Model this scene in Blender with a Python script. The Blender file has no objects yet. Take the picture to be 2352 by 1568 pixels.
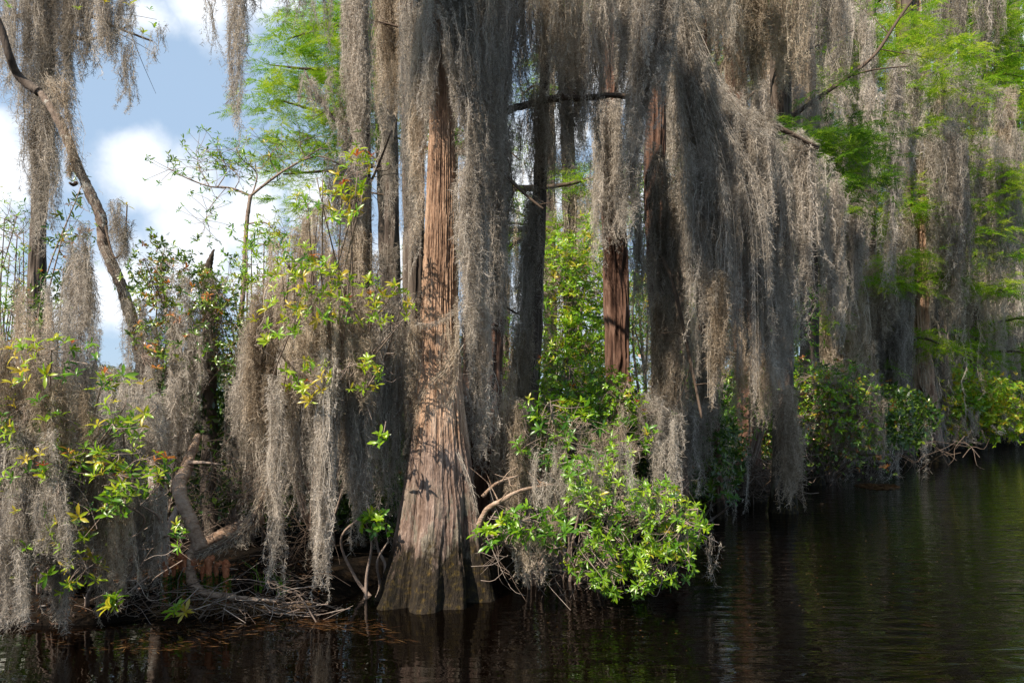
import bpy, math, numpy as np
from mathutils import Vector
S = bpy.context.scene
COL = S.collection

# ------------------------------------------------------------------ camera
F = 1600.0            # focal length in units of a 2352 px wide frame
HZ = 940.0            # horizon row of a 1568 px high frame
CAMZ = 1.5
cam = bpy.data.cameras.new('camera'); co = bpy.data.objects.new('camera', cam); COL.objects.link(co)
co.location = (0, 0, CAMZ); co.rotation_euler = (math.radians(90), 0, 0)
cam.sensor_width = 36; cam.lens = 36*F/2352; cam.shift_y = (HZ-784)/2352
cam.clip_start = 0.05; cam.clip_end = 5000
S.camera = co

# ------------------------------------------------------------------ light
SUN_EL = math.radians(44); SUN_AZ = math.radians(-140)   # azimuth of the sun seen from above, clockwise from +Y
sd = Vector((math.cos(SUN_EL)*math.sin(SUN_AZ), math.cos(SUN_EL)*math.cos(SUN_AZ), math.sin(SUN_EL)))
sl = bpy.data.lights.new('sun', 'SUN'); sl.energy = 5.0; sl.angle = math.radians(0.5); sl.color = (1.0, .90, .76)
so = bpy.data.objects.new('sun', sl); COL.objects.link(so)
so.rotation_euler = sd.to_track_quat('Z', 'Y').to_euler()

W = bpy.data.worlds.new('World'); S.world = W; W.use_nodes = True
nt = W.node_tree; nt.nodes.clear()
def N(nt, t, **k):
    n = nt.nodes.new(t)
    for a, b in k.items(): setattr(n, a, b)
    return n
def L(nt, a, b): nt.links.new(a, b)
def mth(nt, op, a, b=None, c=None, clamp=False):
    n = N(nt, 'ShaderNodeMath', operation=op); n.use_clamp = clamp
    for i, x in enumerate((a, b, c)):
        if x is None: continue
        if isinstance(x, (int, float)): n.inputs[i].default_value = x
        else: L(nt, x, n.inputs[i])
    return n.outputs[0]
def mixc(nt, f, a, b):
    n = N(nt, 'ShaderNodeMix', data_type='RGBA')
    for i, x in ((0, f), (6, a), (7, b)):
        if isinstance(x, (int, float)): n.inputs[i].default_value = x
        elif isinstance(x, tuple): n.inputs[i].default_value = (*x, 1)
        else: L(nt, x, n.inputs[i])
    return n.outputs[2]
def build_world():
    out = N(nt, 'ShaderNodeOutputWorld'); bg = N(nt, 'ShaderNodeBackground'); bg.inputs[1].default_value = 0.06
    sky = N(nt, 'ShaderNodeTexSky', sky_type='NISHITA'); sky.sun_disc = False
    sky.sun_elevation = SUN_EL; sky.sun_rotation = SUN_AZ
    sky.air_density = 1.0; sky.dust_density = 0.6; sky.ozone_density = 1.2
    tc = N(nt, 'ShaderNodeTexCoord'); gen = tc.outputs['Generated']
    no = N(nt, 'ShaderNodeTexNoise'); no.inputs['Scale'].default_value = 3.6; no.inputs['Detail'].default_value = 7; no.inputs['Roughness'].default_value = .58
    L(nt, gen, no.inputs['Vector'])
    warp = N(nt, 'ShaderNodeVectorMath', operation='MULTIPLY_ADD')
    no2 = N(nt, 'ShaderNodeTexNoise'); no2.inputs['Scale'].default_value = 5; no2.inputs['Detail'].default_value = 6
    L(nt, gen, no2.inputs['Vector']); L(nt, no2.outputs['Color'], warp.inputs[0]); warp.inputs[1].default_value = (.16,)*3
    off = N(nt, 'ShaderNodeVectorMath', operation='SUBTRACT'); L(nt, gen, off.inputs[0]); off.inputs[1].default_value = (.08,)*3
    L(nt, off.outputs[0], warp.inputs[2])
    acc = None
    # cloud banks: (u, v, angular radius in px of the frame)
    for u, v, r in ((300,420,120),(420,470,150),(560,500,150),(420,560,160),(-20,390,130),(-60,330,120),(500,30,140),(390,60,100),(620,10,110),(-140,560,170),
                    (620,640,120),(250,640,110),(120,690,100),(1330,285,70),(1480,180,120),(2250,0,150),(720,470,120),(960,640,160),(1300,700,200),(1180,450,170),(1480,420,130),(980,300,120),(-300,900,200),(1900,100,150)):
        d = Vector(((u-1176)/F, 1, (HZ-v)/F)).normalized()
        n = N(nt, 'ShaderNodeVectorMath', operation='DISTANCE'); L(nt, warp.outputs[0], n.inputs[0]); n.inputs[1].default_value = d
        x = mth(nt, 'SUBTRACT', 1.0, mth(nt, 'DIVIDE', n.outputs['Value'], r/F*.74))
        acc = x if acc is None else mth(nt, 'MAXIMUM', acc, x)
    base = mth(nt, 'MAXIMUM', acc, -0.55)
    gn = mth(nt, 'MULTIPLY', mth(nt, 'SUBTRACT', no.outputs['Fac'], .5), 2.6)
    tot = mth(nt, 'ADD', base, gn)
    mr = N(nt, 'ShaderNodeMapRange', interpolation_type='SMOOTHSTEP'); L(nt, tot, mr.inputs[0])
    mr.inputs[1].default_value = -.15; mr.inputs[2].default_value = .55
    up = N(nt, 'ShaderNodeSeparateXYZ'); L(nt, gen, up.inputs[0])
    mm = mth(nt, 'MULTIPLY', mr.outputs[0], .96)
    white = mixc(nt, mth(nt, 'MULTIPLY', no2.outputs['Fac'], .9, clamp=True), (8.6, 9.4, 10.6), (15.0, 15.0, 14.9))
    hz = mixc(nt, .7, sky.outputs[0], (5.6, 7.6, 10.2))
    c = mixc(nt, mm, hz, white)
    L(nt, c, bg.inputs[0]); L(nt, bg.outputs[0], out.inputs[0])
build_world()
S.view_settings.view_transform = 'Standard'; S.view_settings.look = 'None'; S.view_settings.gamma = 1
S.view_settings.exposure = 0.76
S.cycles.max_bounces = 6; S.cycles.diffuse_bounces = 4; S.cycles.glossy_bounces = 3; S.cycles.transmission_bounces = 3
S.cycles.caustics_reflective = False; S.cycles.caustics_refractive = False
try:
    S.cycles.use_denoising = True; S.cycles.denoiser = 'OPENIMAGEDENOISE'; S.cycles.denoising_input_passes = 'RGB_ALBEDO_NORMAL'; S.cycles.denoising_prefilter = 'NONE'
except Exception: pass

# ------------------------------------------------------------------ small maths
_seed = [11]
def RNG():
    _seed[0] += 7
    return np.random.default_rng(_seed[0])
def at(u, v, Y):
    return np.array([(u-1176)*Y/F, Y, CAMZ+(HZ-v)*Y/F])
def nrm(a): return a/np.maximum(np.linalg.norm(a, axis=-1, keepdims=True), 1e-9)
def spline(pts, n):
    P = np.array(pts, float); m = len(P)
    if m == 2:
        t = np.linspace(0, 1, n)[:, None]; return P[0]*(1-t)+P[1]*t
    Q = np.vstack([2*P[0]-P[1], P, 2*P[-1]-P[-2]])
    t = np.linspace(0, m-1-1e-6, n); i = t.astype(int); f = (t-i)[:, None]
    a, b, c, d = Q[i], Q[i+1], Q[i+2], Q[i+3]
    return .5*((2*b)+(-a+c)*f+(2*a-5*b+4*c-d)*f*f+(-a+3*b-3*c+d)*f**3)

# ------------------------------------------------------------------ mesh collector
class MB:
    def __init__(s): s.v = []; s.f = []; s.t = []; s.n = 0
    def add(s, v, faces, tone=.5):
        v = np.asarray(v, np.float32).reshape(-1, 3); s.v.append(v)
        s.t.append(np.broadcast_to(np.asarray(tone, np.float32), (len(v),)) if np.ndim(tone) == 0 else np.asarray(tone, np.float32).ravel())
        for f in (faces if isinstance(faces, list) else [faces]): s.f.append(np.asarray(f, np.int64)+s.n)
        s.n += len(v)
    def build(s, name, mat, parent=None, smooth=False):
        v = np.concatenate(s.v); t = np.concatenate(s.t)
        me = bpy.data.meshes.new(name)
        me.vertices.add(len(v)); me.vertices.foreach_set('co', v.ravel())
        lt = np.concatenate([np.full(len(f), f.shape[1], np.int32) for f in s.f])
        li = np.concatenate([f.ravel() for f in s.f]).astype(np.int32)
        ls = np.concatenate([[0], np.cumsum(lt)[:-1]]).astype(np.int32)
        me.loops.add(len(li)); me.loops.foreach_set('vertex_index', li)
        me.polygons.add(len(lt)); me.polygons.foreach_set('loop_start', ls); me.polygons.foreach_set('loop_total', lt)
        a = me.attributes.new('tone', 'FLOAT', 'POINT'); a.data.foreach_set('value', t)
        if smooth: me.polygons.foreach_set('use_smooth', np.ones(len(lt), bool))
        me.update(calc_edges=True); me.materials.append(mat)
        o = bpy.data.objects.new(name, me); COL.objects.link(o)
        if parent is not None:
            o.parent = parent
            me.vertices.foreach_set('co', (v-np.array(parent.location, np.float32)).ravel()); me.update()
        return o
def tag(o, label=None, cat=None, group=None, kind=None):
    if label: o['label'] = label
    if cat: o['category'] = cat
    if group: o['group'] = group
    if kind: o['kind'] = kind
    return o
def empty(name, loc, label, cat, group=None, kind=None):
    o = bpy.data.objects.new(name, None); COL.objects.link(o); o.location = tuple(float(x) for x in loc); o.empty_display_size = .1
    return tag(o, label, cat, group, kind)

def ribbons(mb, P, w, tone, rng, taper=.35):
    """P (n,K,3) centre lines, w (n,) widths, tone (n,)"""
    n, K, _ = P.shape
    T = nrm(P[:, -1]-P[:, 0])
    R = nrm(rng.normal(size=(n, 3)))
    side = nrm(np.cross(T, R))
    tp = np.linspace(1, taper, K)[None, :, None]
    h = (side[:, None]*w[:, None, None]*.5)*tp
    V = np.stack([P-h, P+h], 2).reshape(n, K*2, 3)
    b = (np.arange(n)*K*2)[:, None, None]
    k = np.arange(K-1)*2
    q = np.stack([k, k+1, k+3, k+2], 1)[None]
    mb.add(V.reshape(-1, 3), (q+b).reshape(-1, 4), np.repeat(tone, K*2))

def curls(mb, P, D, Ln, w, tone, rng, K=4, curl=.75, grav=.25):
    n = len(P); pts = np.empty((n, K, 3)); pts[:, 0] = P; d = nrm(D); st = (Ln/(K-1))[:, None]
    for k in range(1, K):
        pts[:, k] = pts[:, k-1]+d*st
        d = nrm(d+rng.normal(size=(n, 3))*curl+np.array([0, 0, -grav]))
    ribbons(mb, pts, w, tone, rng, .5)

def skeins(mb, T, B, r, rng, dens=1.0, sc=1.0, p=.7, hard=0):
    """hanging moss: T,B (m,3) top and bottom points, r (m,) radius; sc = detail size factor"""
    m = len(T); ln = np.linalg.norm(T-B, axis=1)
    ph = rng.uniform(0, 6.28, (m, 6)); fr = rng.uniform(.6, 1.5, (m, 4))/max(.6, sc**.5)
    tone_s = np.clip(rng.normal(.5, .2, m), 0, 1)
    amp = .022*sc**.7
    def path(j, s):
        a = T[j]; b = B[j]; h = s[..., None] if s.ndim == 1 else s[..., None]
        e = s**p
        x = a[..., 0]+(b[..., 0]-a[..., 0])*e; y = a[..., 1]+(b[..., 1]-a[..., 1])*e; z = a[..., 2]+(b[..., 2]-a[..., 2])*s
        zz = s*ln[j]
        env = amp*(.3+s)
        x = x+env*(np.sin(ph[j, 0]+zz*fr[j, 0]*6.28)+.6*np.sin(ph[j, 1]+zz*fr[j, 1]*14))
        y = y+env*(np.sin(ph[j, 2]+zz*fr[j, 2]*6.28)+.6*np.sin(ph[j, 3]+zz*fr[j, 3]*14))
        return np.stack([x, y, z], -1)
    r = r*.6; tex = rng.uniform(.6, 1.45); crl = rng.uniform(.75, 1.4); tone_s = np.clip(tone_s+rng.normal(0, .1), 0, 1)
    cnt = np.maximum(4, (ln/sc*250*dens*(r/(.0155*sc))**.9)).astype(int)
    j = np.repeat(np.arange(m), cnt); n = len(j)
    s = rng.uniform(0, 1, n)**1.15
    lump = .72+.38*np.sin(ph[j, 4]+s*ln[j]/sc*7)+.3*np.sin(ph[j, 5]+s*ln[j]/sc*17)
    rad = r[j]*np.clip(lump, .15, 1.5)*np.clip(1.12*(1-s)**.65, .10, 1)
    th = rng.uniform(0, 6.28, n); q = np.abs(rng.normal(0, .62, n))
    C = path(j, s); C[:, 0] += np.cos(th)*rad*q; C[:, 1] += np.sin(th)*rad*q
    D = np.stack([np.cos(th)*.7+rng.normal(0, .5, n), np.sin(th)*.7+rng.normal(0, .5, n), rng.normal(-.8, .55, n)], 1)
    curls(mb, C, D, rng.uniform(.018, .062, n)*sc*tex, rng.uniform(.0018, .0040, n)*sc, np.clip(tone_s[j]+rng.normal(0, .14, n), 0, 1), rng, curl=crl)
    K = 14; ns = 3; k2 = np.repeat(np.arange(m), ns); s0 = rng.uniform(0, .35, len(k2)); s2 = s0[:, None]+np.linspace(0, 1, K)[None]*(rng.uniform(.7, 1.0, len(k2))-s0)[:, None]
    jj = np.repeat(k2[:, None], K, 1)
    P = path(jj, s2); off = np.cumsum(rng.normal(0, 1, (len(k2), K, 2)), 1)*.0045*sc+rng.normal(0, .6, (len(k2), 1, 2))*r[k2][:, None, None]*.9
    P[..., :2] += off*np.linspace(1, .45, K)[None, :, None]+rng.normal(0, 1, (len(k2), K, 2))*.004*sc
    ribbons(mb, P, rng.uniform(.0025, .005, len(k2))*sc, np.clip(tone_s[k2]+rng.normal(0, .1, len(k2)), 0, 1), rng, .5)

def moss_wrap(mb, path, r, rng, n=600, sc=1.0, hang=.5):
    """shaggy moss clinging round a limb"""
    P = spline(path, 60); i = rng.integers(0, 59, n); f = rng.uniform(0, 1, n)[:, None]
    C = P[i]*(1-f)+P[i+1]*f
    D = nrm(rng.normal(size=(n, 3))); C = C+D*r*rng.uniform(.3, 1, n)[:, None]
    T = nrm(P[i+1]-P[i])*rng.choice([-1, 1], n)[:, None]
    curls(mb, C, T*.7+D*.5+np.array([0, 0, -hang]), rng.uniform(.04, .09, n)*sc, rng.uniform(.0024, .0045, n)*sc, np.clip(rng.normal(.5, .2, n), 0, 1), rng)

def tube(mb, path, rad, sides=8, n=None, rng=None, rough=0, tone=.5, cap=True):
    n = n or max(4, len(path)*4); P = spline(path, n)
    R = np.interp(np.linspace(0, 1, n), np.linspace(0, 1, len(rad)), rad)
    T = nrm(np.gradient(P, axis=0)); ref = np.array([.13, .97, .21]) if abs(T[n//2][1]) < .8 else np.array([1., 0, 0])
    A = nrm(np.cross(T, ref)); B = np.cross(T, A)
    th = np.linspace(0, 2*np.pi, sides, endpoint=False)
    rr = R[:, None]*np.ones(sides)[None]
    if rough and rng is not None:
        k = rng.normal(size=(n, sides)); k = (k+np.roll(k, 1, 1)+np.roll(k, 1, 0))/1.7
        rr = rr*(1+rough*k)
    V = P[:, None]+rr[..., None]*(np.cos(th)[None, :, None]*A[:, None]+np.sin(th)[None, :, None]*B[:, None])
    i = np.arange(n-1)[:, None]*sides; a = np.arange(sides)[None]; b = (a+1) % sides
    q = np.stack([i+a, i+b, i+sides+b, i+sides+a], -1).reshape(-1, 4)
    fs = [q]
    V = V.reshape(-1, 3)
    if cap:
        V = np.vstack([V, P[0], P[-1]])
        a = np.arange(sides); b = (a+1) % sides; c0 = n*sides
        fs.append(np.vstack([np.stack([b, a, np.full(sides, c0)], 1), np.stack([(n-1)*sides+a, (n-1)*sides+b, np.full(sides, c0+1)], 1)]))
    mb.add(V, fs, tone); return P

def leaves(mb, P, D, U, Ln, Wd, tone, detailed=True, droop=.25):
    """leaf blades from P along D with up-vector U"""
    n = len(P); D = nrm(D); Sd = nrm(np.cross(D, U)); Nn = nrm(np.cross(Sd, D)); Ln = Ln[:, None]; Wd = Wd[:, None]
    if detailed:
        m0 = P; m1 = P+D*Ln*.35+Nn*Ln*.03; m2 = P+D*Ln*.72-Nn*Ln*droop*.25; m3 = P+D*Ln-Nn*Ln*droop*.7
        l1 = m1+Sd*Wd*.38+Nn*Wd*.15; r1 = m1-Sd*Wd*.38+Nn*Wd*.15; l2 = m2+Sd*Wd*.45+Nn*Wd*.15; r2 = m2-Sd*Wd*.45+Nn*Wd*.15
        V = np.stack([m0, m1, m2, m3, l1, r1, l2, r2], 1).reshape(-1, 3); b = (np.arange(n)*8)[:, None, None]
        tri = np.array([[0, 1, 4], [0, 5, 1], [2, 3, 6], [2, 7, 3]])[None]+b
        qd = np.array([[1, 2, 6, 4], [5, 7, 2, 1]])[None]+b
        mb.add(V, [tri.reshape(-1, 3), qd.reshape(-1, 4)], np.repeat(tone, 8))
    else:
        V = np.stack([P, P+D*Ln*.5+Sd*Wd*.5, P+D*Ln, P+D*Ln*.5-Sd*Wd*.5], 1).reshape(-1, 3); b = (np.arange(n)*4)[:, None]
        mb.add(V, np.arange(4)[None]+b, np.repeat(tone, 4))

def whorls(mb, P, A, Ln, rng, k=8, sc=1.0, tone=.5, spread=.2, detailed=True, wr=.27):
    """rosettes of leaves at P round axis A"""
    m = len(P); A = nrm(A); ref = nrm(rng.normal(size=(m, 3))); X = nrm(np.cross(A, ref)); Y = np.cross(A, X)
    j = np.repeat(np.arange(m), k); n = len(j)
    th = np.tile(np.arange(k)*2.4, m)+rng.normal(0, .25, n); el = rng.uniform(.15, 1.0, n)
    D = (np.cos(th)[:, None]*X[j]+np.sin(th)[:, None]*Y[j])*np.cos(el)[:, None]+A[j]*np.sin(el)[:, None]
    t0 = np.clip(rng.normal(tone, spread, m), 0, 1)
    l = Ln*rng.uniform(.45, 1.15, n)*rng.uniform(.75, 1.15, m)[j]
    # older outer leaves a little darker green in themselves
    leaves(mb, P[j]-A[j]*(rng.uniform(0, .25, n)*Ln)[:, None], D, A[j]+rng.normal(0, .15, (n, 3)), l, l*wr*rng.uniform(.85, 1.15, n), np.clip(t0[j]+rng.normal(0, .08, n)+.1*np.sin(el), 0, 1), detailed, .3)

def sprays(mb, P, D, Ln, rng, k=9, nw=1.0, tone=.5):
    """feathery cypress sprays: a rachis with needles on both sides, hanging a little"""
    m = len(P); D = nrm(D); U = nrm(np.array([0, 0, 1.])+rng.normal(0, .5, (m, 3))); Sd = nrm(np.cross(D, U))
    j = np.repeat(np.arange(m), k*2); n = len(j); a = np.tile(np.repeat(np.linspace(.1, 1, k), 2), m); sg = np.tile([1., -1.], m*k)
    Q = P[j]+D[j]*(Ln[j]*a)[:, None]-np.array([0, 0, 1])*(Ln[j]*a*a*.25)[:, None]
    nd = D[j]*.6+Sd[j]*sg[:, None]*.9+rng.normal(0, .18, (n, 3))
    l = Ln[j]*.34*(1.15-.6*a); t0 = np.clip(rng.normal(tone, .15, m), 0, 1)
    leaves(mb, Q, nd, U[j], l, l*.17*nw, np.clip(t0[j]+rng.normal(0, .06, n), 0, 1), False)
    r = np.stack([P, P+D*Ln[:, None]*.5-np.array([0, 0, .06])*Ln[:, None], P+D*Ln[:, None]-np.array([0, 0, .25])*Ln[:, None]], 1)
    ribbons(mb, r, Ln*.03*nw, t0, rng)

# ------------------------------------------------------------------ materials
def newmat(name):
    m = bpy.data.materials.new(name); m.use_nodes = True; nt = m.node_tree; nt.nodes.clear()
    return m, nt, N(nt, 'ShaderNodeOutputMaterial')
def ramp(nt, fac, stops):
    r = N(nt, 'ShaderNodeValToRGB'); e = r.color_ramp.elements
    while len(e) < len(stops): e.new(.5)
    for q, (p, c) in zip(e, stops): q.position = p; q.color = (*c, 1)
    L(nt, fac, r.inputs[0]); return r.outputs[0]
def noise(nt, vec, scale, det=3, rough=.55, stretch=None):
    n = N(nt, 'ShaderNodeTexNoise'); n.inputs['Scale'].default_value = scale; n.inputs['Detail'].default_value = det; n.inputs['Roughness'].default_value = rough
    if stretch:
        mp = N(nt, 'ShaderNodeMapping'); mp.inputs['Scale'].default_value = stretch; L(nt, vec, mp.inputs[0]); vec = mp.outputs[0]
    L(nt, vec, n.inputs['Vector']); return n.outputs['Fac']
def leafy(name, stops, trans=.4, gloss=.06, rough=.4, nscale=1.5):
    m, nt, out = newmat(name)
    at_ = N(nt, 'ShaderNodeAttribute', attribute_name='tone'); geo = N(nt, 'ShaderNodeNewGeometry')
    nz = noise(nt, geo.outputs['Position'], nscale, 2)
    f = mth(nt, 'ADD', at_.outputs['Fac'], mth(nt, 'MULTIPLY', mth(nt, 'SUBTRACT', nz, .5), .7), clamp=True)
    c = ramp(nt, f, stops)
    d = N(nt, 'ShaderNodeBsdfDiffuse'); t = N(nt, 'ShaderNodeBsdfTranslucent'); L(nt, c, d.inputs[0]); L(nt, c, t.inputs[0])
    mx = N(nt, 'ShaderNodeMixShader'); mx.inputs[0].default_value = trans; L(nt, d.outputs[0], mx.inputs[1]); L(nt, t.outputs[0], mx.inputs[2])
    last = mx.outputs[0]
    if gloss:
        g = N(nt, 'ShaderNodeBsdfGlossy'); g.inputs['Roughness'].default_value = rough
        m2 = N(nt, 'ShaderNodeMixShader'); m2.inputs[0].default_value = gloss; L(nt, last, m2.inputs[1]); L(nt, g.outputs[0], m2.inputs[2]); last = m2.outputs[0]
    L(nt, last, out.inputs[0]); return m
M_moss = leafy('moss', ((0, (.17, .14, .105)), (.3, (.30, .262, .218)), (.6, (.50, .442, .375)), (1, (.75, .675, .59))), .38, 0, nscale=2.3)
M_mossw = leafy('moss_warm', ((0, (.18, .13, .08)), (.3, (.36, .29, .215)), (.6, (.56, .465, .36)), (1, (.75, .65, .53))), .38, 0, nscale=2.3)
M_mossb = leafy('moss_dead', ((0, (.04, .022, .012)), (.4, (.13, .075, .04)), (.8, (.28, .18, .10)), (1, (.42, .3, .19))), .15, 0, nscale=3)
M_leaf = leafy('broad_leaf', ((0, (.03, .10, .010)), (.3, (.10, .26, .012)), (.6, (.25, .45, .014)), (.85, (.42, .53, .018)), (1, (.55, .42, .03))), .5, .045, .35)
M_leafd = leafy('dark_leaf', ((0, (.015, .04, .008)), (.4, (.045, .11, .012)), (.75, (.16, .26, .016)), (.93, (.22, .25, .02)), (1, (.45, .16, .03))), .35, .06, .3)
M_red = leafy('new_leaf', ((0, (.4, .30, .03)), (.4, (.5, .2, .03)), (1, (.55, .07, .02))), .5, .05, .3)
M_cyp = leafy('cypress_needles', ((0, (.05, .14, .012)), (.35, (.15, .33, .015)), (.65, (.27, .42, .025)), (1, (.45, .53, .05))), .5, 0, nscale=.9)
M_cypd = leafy('cypress_needles_deep', ((0, (.03, .08, .012)), (.4, (.08, .19, .02)), (.7, (.17, .31, .025)), (1, (.32, .45, .04))), .5, 0, nscale=.9)
M_grass = leafy('grass_blade', ((0, (.05, .14, .01)), (1, (.16, .34, .02))), .4, .04)
M_debris = leafy('needle_litter', ((0, (.04, .018, .008)), (.5, (.11, .045, .014)), (1, (.20, .11, .04))), .2, .05)

def bark(name, stops, zs=.06, scale=34, bump=.5, algae=0, lichen=None, dist=.02, lit_upper=0):
    m, nt, out = newmat(name); geo = N(nt, 'ShaderNodeNewGeometry'); pos = geo.outputs['Position']
    n1 = noise(nt, pos, scale, 6, .65, (1, 1, zs)); n2 = noise(nt, pos, 3.0, 3, .5, (1, 1, .35)); n3 = noise(nt, pos, scale*3.2, 3, .6, (1, 1, zs*1.5))
    n4 = noise(nt, pos, scale*1.1, 4, .7, (1, 1, max(.28, zs)))
    a = N(nt, 'ShaderNodeAttribute', attribute_name='tone')
    f = mth(nt, 'ADD', mth(nt, 'MULTIPLY', mth(nt, 'ADD', mth(nt, 'MULTIPLY', n1, .6), mth(nt, 'MULTIPLY', n4, .4)), .75), mth(nt, 'MULTIPLY', n2, .45)); f = mth(nt, 'ADD', f, mth(nt, 'MULTIPLY', mth(nt, 'SUBTRACT', n3, .5), .35))
    f = mth(nt, 'ADD', f, mth(nt, 'MULTIPLY', mth(nt, 'SUBTRACT', a.outputs['Fac'], .5), .9))
    f = mth(nt, 'SUBTRACT', mth(nt, 'MULTIPLY', f, 1.7), .52, clamp=True)
    c = ramp(nt, f, stops)
    if lit_upper:   # sunlit orange above and shaded grey-mauve below, painted into the bark by height
        sp = N(nt, 'ShaderNodeSeparateXYZ'); L(nt, pos, sp.inputs[0]); wn = noise(nt, pos, 5, 4, .6, (1, 1, .4))
        mr = N(nt, 'ShaderNodeMapRange', interpolation_type='SMOOTHSTEP'); L(nt, mth(nt, 'ADD', sp.outputs[2], mth(nt, 'MULTIPLY', mth(nt, 'SUBTRACT', wn, .5), 1.2)), mr.inputs[0])
        mr.inputs[1].default_value = 1.55; mr.inputs[2].default_value = 1.0
        grey = ramp(nt, f, ((0, (.022, .014, .011)), (.3, (.10, .067, .053)), (.6, (.23, .165, .138)), (1, (.42, .33, .28))))
        c = mixc(nt, mth(nt, 'MULTIPLY', mr.outputs[0], .85), c, grey)
    if lichen:
        nl = noise(nt, pos, lichen[1], 4, .6); mr = N(nt, 'ShaderNodeMapRange'); L(nt, nl, mr.inputs[0]); mr.inputs[1].default_value = lichen[2]; mr.inputs[2].default_value = lichen[2]+.05
        c = mixc(nt, mth(nt, 'MULTIPLY', mr.outputs[0], .8), c, lichen[0])
    if algae:
        sp = N(nt, 'ShaderNodeSeparateXYZ'); L(nt, pos, sp.inputs[0])
        nl = noise(nt, pos, 9, 6, .7, (1, 1, .45))
        h = mth(nt, 'ADD', sp.outputs[2], mth(nt, 'MULTIPLY', mth(nt, 'SUBTRACT', nl, .5), 2.6*algae))
        mr = N(nt, 'ShaderNodeMapRange'); L(nt, h, mr.inputs[0]); mr.inputs[1].default_value = algae*1.2; mr.inputs[2].default_value = algae*.7
        nc = noise(nt, pos, 22, 4, .6)
        ac = ramp(nt, nc, ((.38, (.005, .005, .003)), (.55, (.018, .014, .006)), (.66, (.06, .042, .009)), (.8, (.18, .09, .018))))
        c = mixc(nt, mth(nt, 'MULTIPLY', mr.outputs[0], .93), c, ac)
        # grey-green lichen band just above
        g1 = N(nt, 'ShaderNodeMapRange'); L(nt, h, g1.inputs[0]); g1.inputs[1].default_value = algae*1.9; g1.inputs[2].default_value = algae*.9
        g2 = noise(nt, pos, 11, 4, .6, (1, 1, .3)); g3 = mth(nt, 'GREATER_THAN', g2, .54)
        c = mixc(nt, mth(nt, 'MULTIPLY', mth(nt, 'MULTIPLY', mth(nt, 'MULTIPLY', g1.outputs[0], mth(nt, 'SUBTRACT', 1, mr.outputs[0])), g3), .5), c, (.22, .25, .19))
    b = N(nt, 'ShaderNodeBsdfPrincipled'); L(nt, c, b.inputs['Base Color']); b.inputs['Roughness'].default_value = .85; b.inputs['Specular IOR Level'].default_value = .2
    bp = N(nt, 'ShaderNodeBump'); bp.inputs['Strength'].default_value = bump; bp.inputs['Distance'].default_value = dist
    L(nt, mth(nt, 'ADD', n1, mth(nt, 'MULTIPLY', n3, .5)), bp.inputs['Height']); L(nt, bp.outputs[0], b.inputs['Normal'])
    L(nt, b.outputs[0], out.inputs[0]); return m
M_bark = bark('cypress_bark', ((0, (.04, .022, .014)), (.2, (.15, .085, .055)), (.42, (.37, .225, .145)), (.7, (.56, .37, .25)), (1, (.68, .53, .41))), algae=.5, bump=1, dist=.03, scale=42, zs=.045, lit_upper=1)
M_barkr = bark('red_bark', ((0, (.02, .011, .008)), (.3, (.06, .031, .021)), (.6, (.14, .076, .052)), (1, (.26, .17, .125))), algae=.3, scale=26, bump=.9)
M_barkg = bark('grey_bark', ((0, (.02, .015, .012)), (.4, (.075, .056, .044)), (.7, (.15, .118, .095)), (1, (.26, .22, .18))), algae=.3, scale=20, bump=.8)
M_barkp = bark('pale_bark', ((0, (.03, .02, .016)), (.35, (.11, .08, .062)), (.6, (.22, .165, .13)), (1, (.36, .29, .24))), zs=.8, scale=14, lichen=((.46, .45, .40), 13, .56), bump=.6)
M_birch = bark('peeling_bark', ((0, (.07, .04, .025)), (.3, (.24, .15, .10)), (.55, (.42, .30, .22)), (1, (.62, .52, .43))), zs=2.4, scale=16, bump=.8)
M_twig = bark('twig_bark', ((0, (.12, .085, .065)), (.5, (.28, .21, .17)), (1, (.48, .40, .34))), zs=.5, scale=20, bump=.2)
M_twigd = bark('dark_twig', ((0, (.03, .02, .015)), (.5, (.10, .07, .05)), (1, (.2, .15, .12))), zs=.5, scale=20, bump=.2)
M_knee = bark('knee_bark', ((0, (.07, .02, .01)), (.4, (.30, .085, .035)), (.75, (.48, .20, .10)), (1, (.6, .40, .27))), zs=.6, scale=22, bump=.8)

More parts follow.
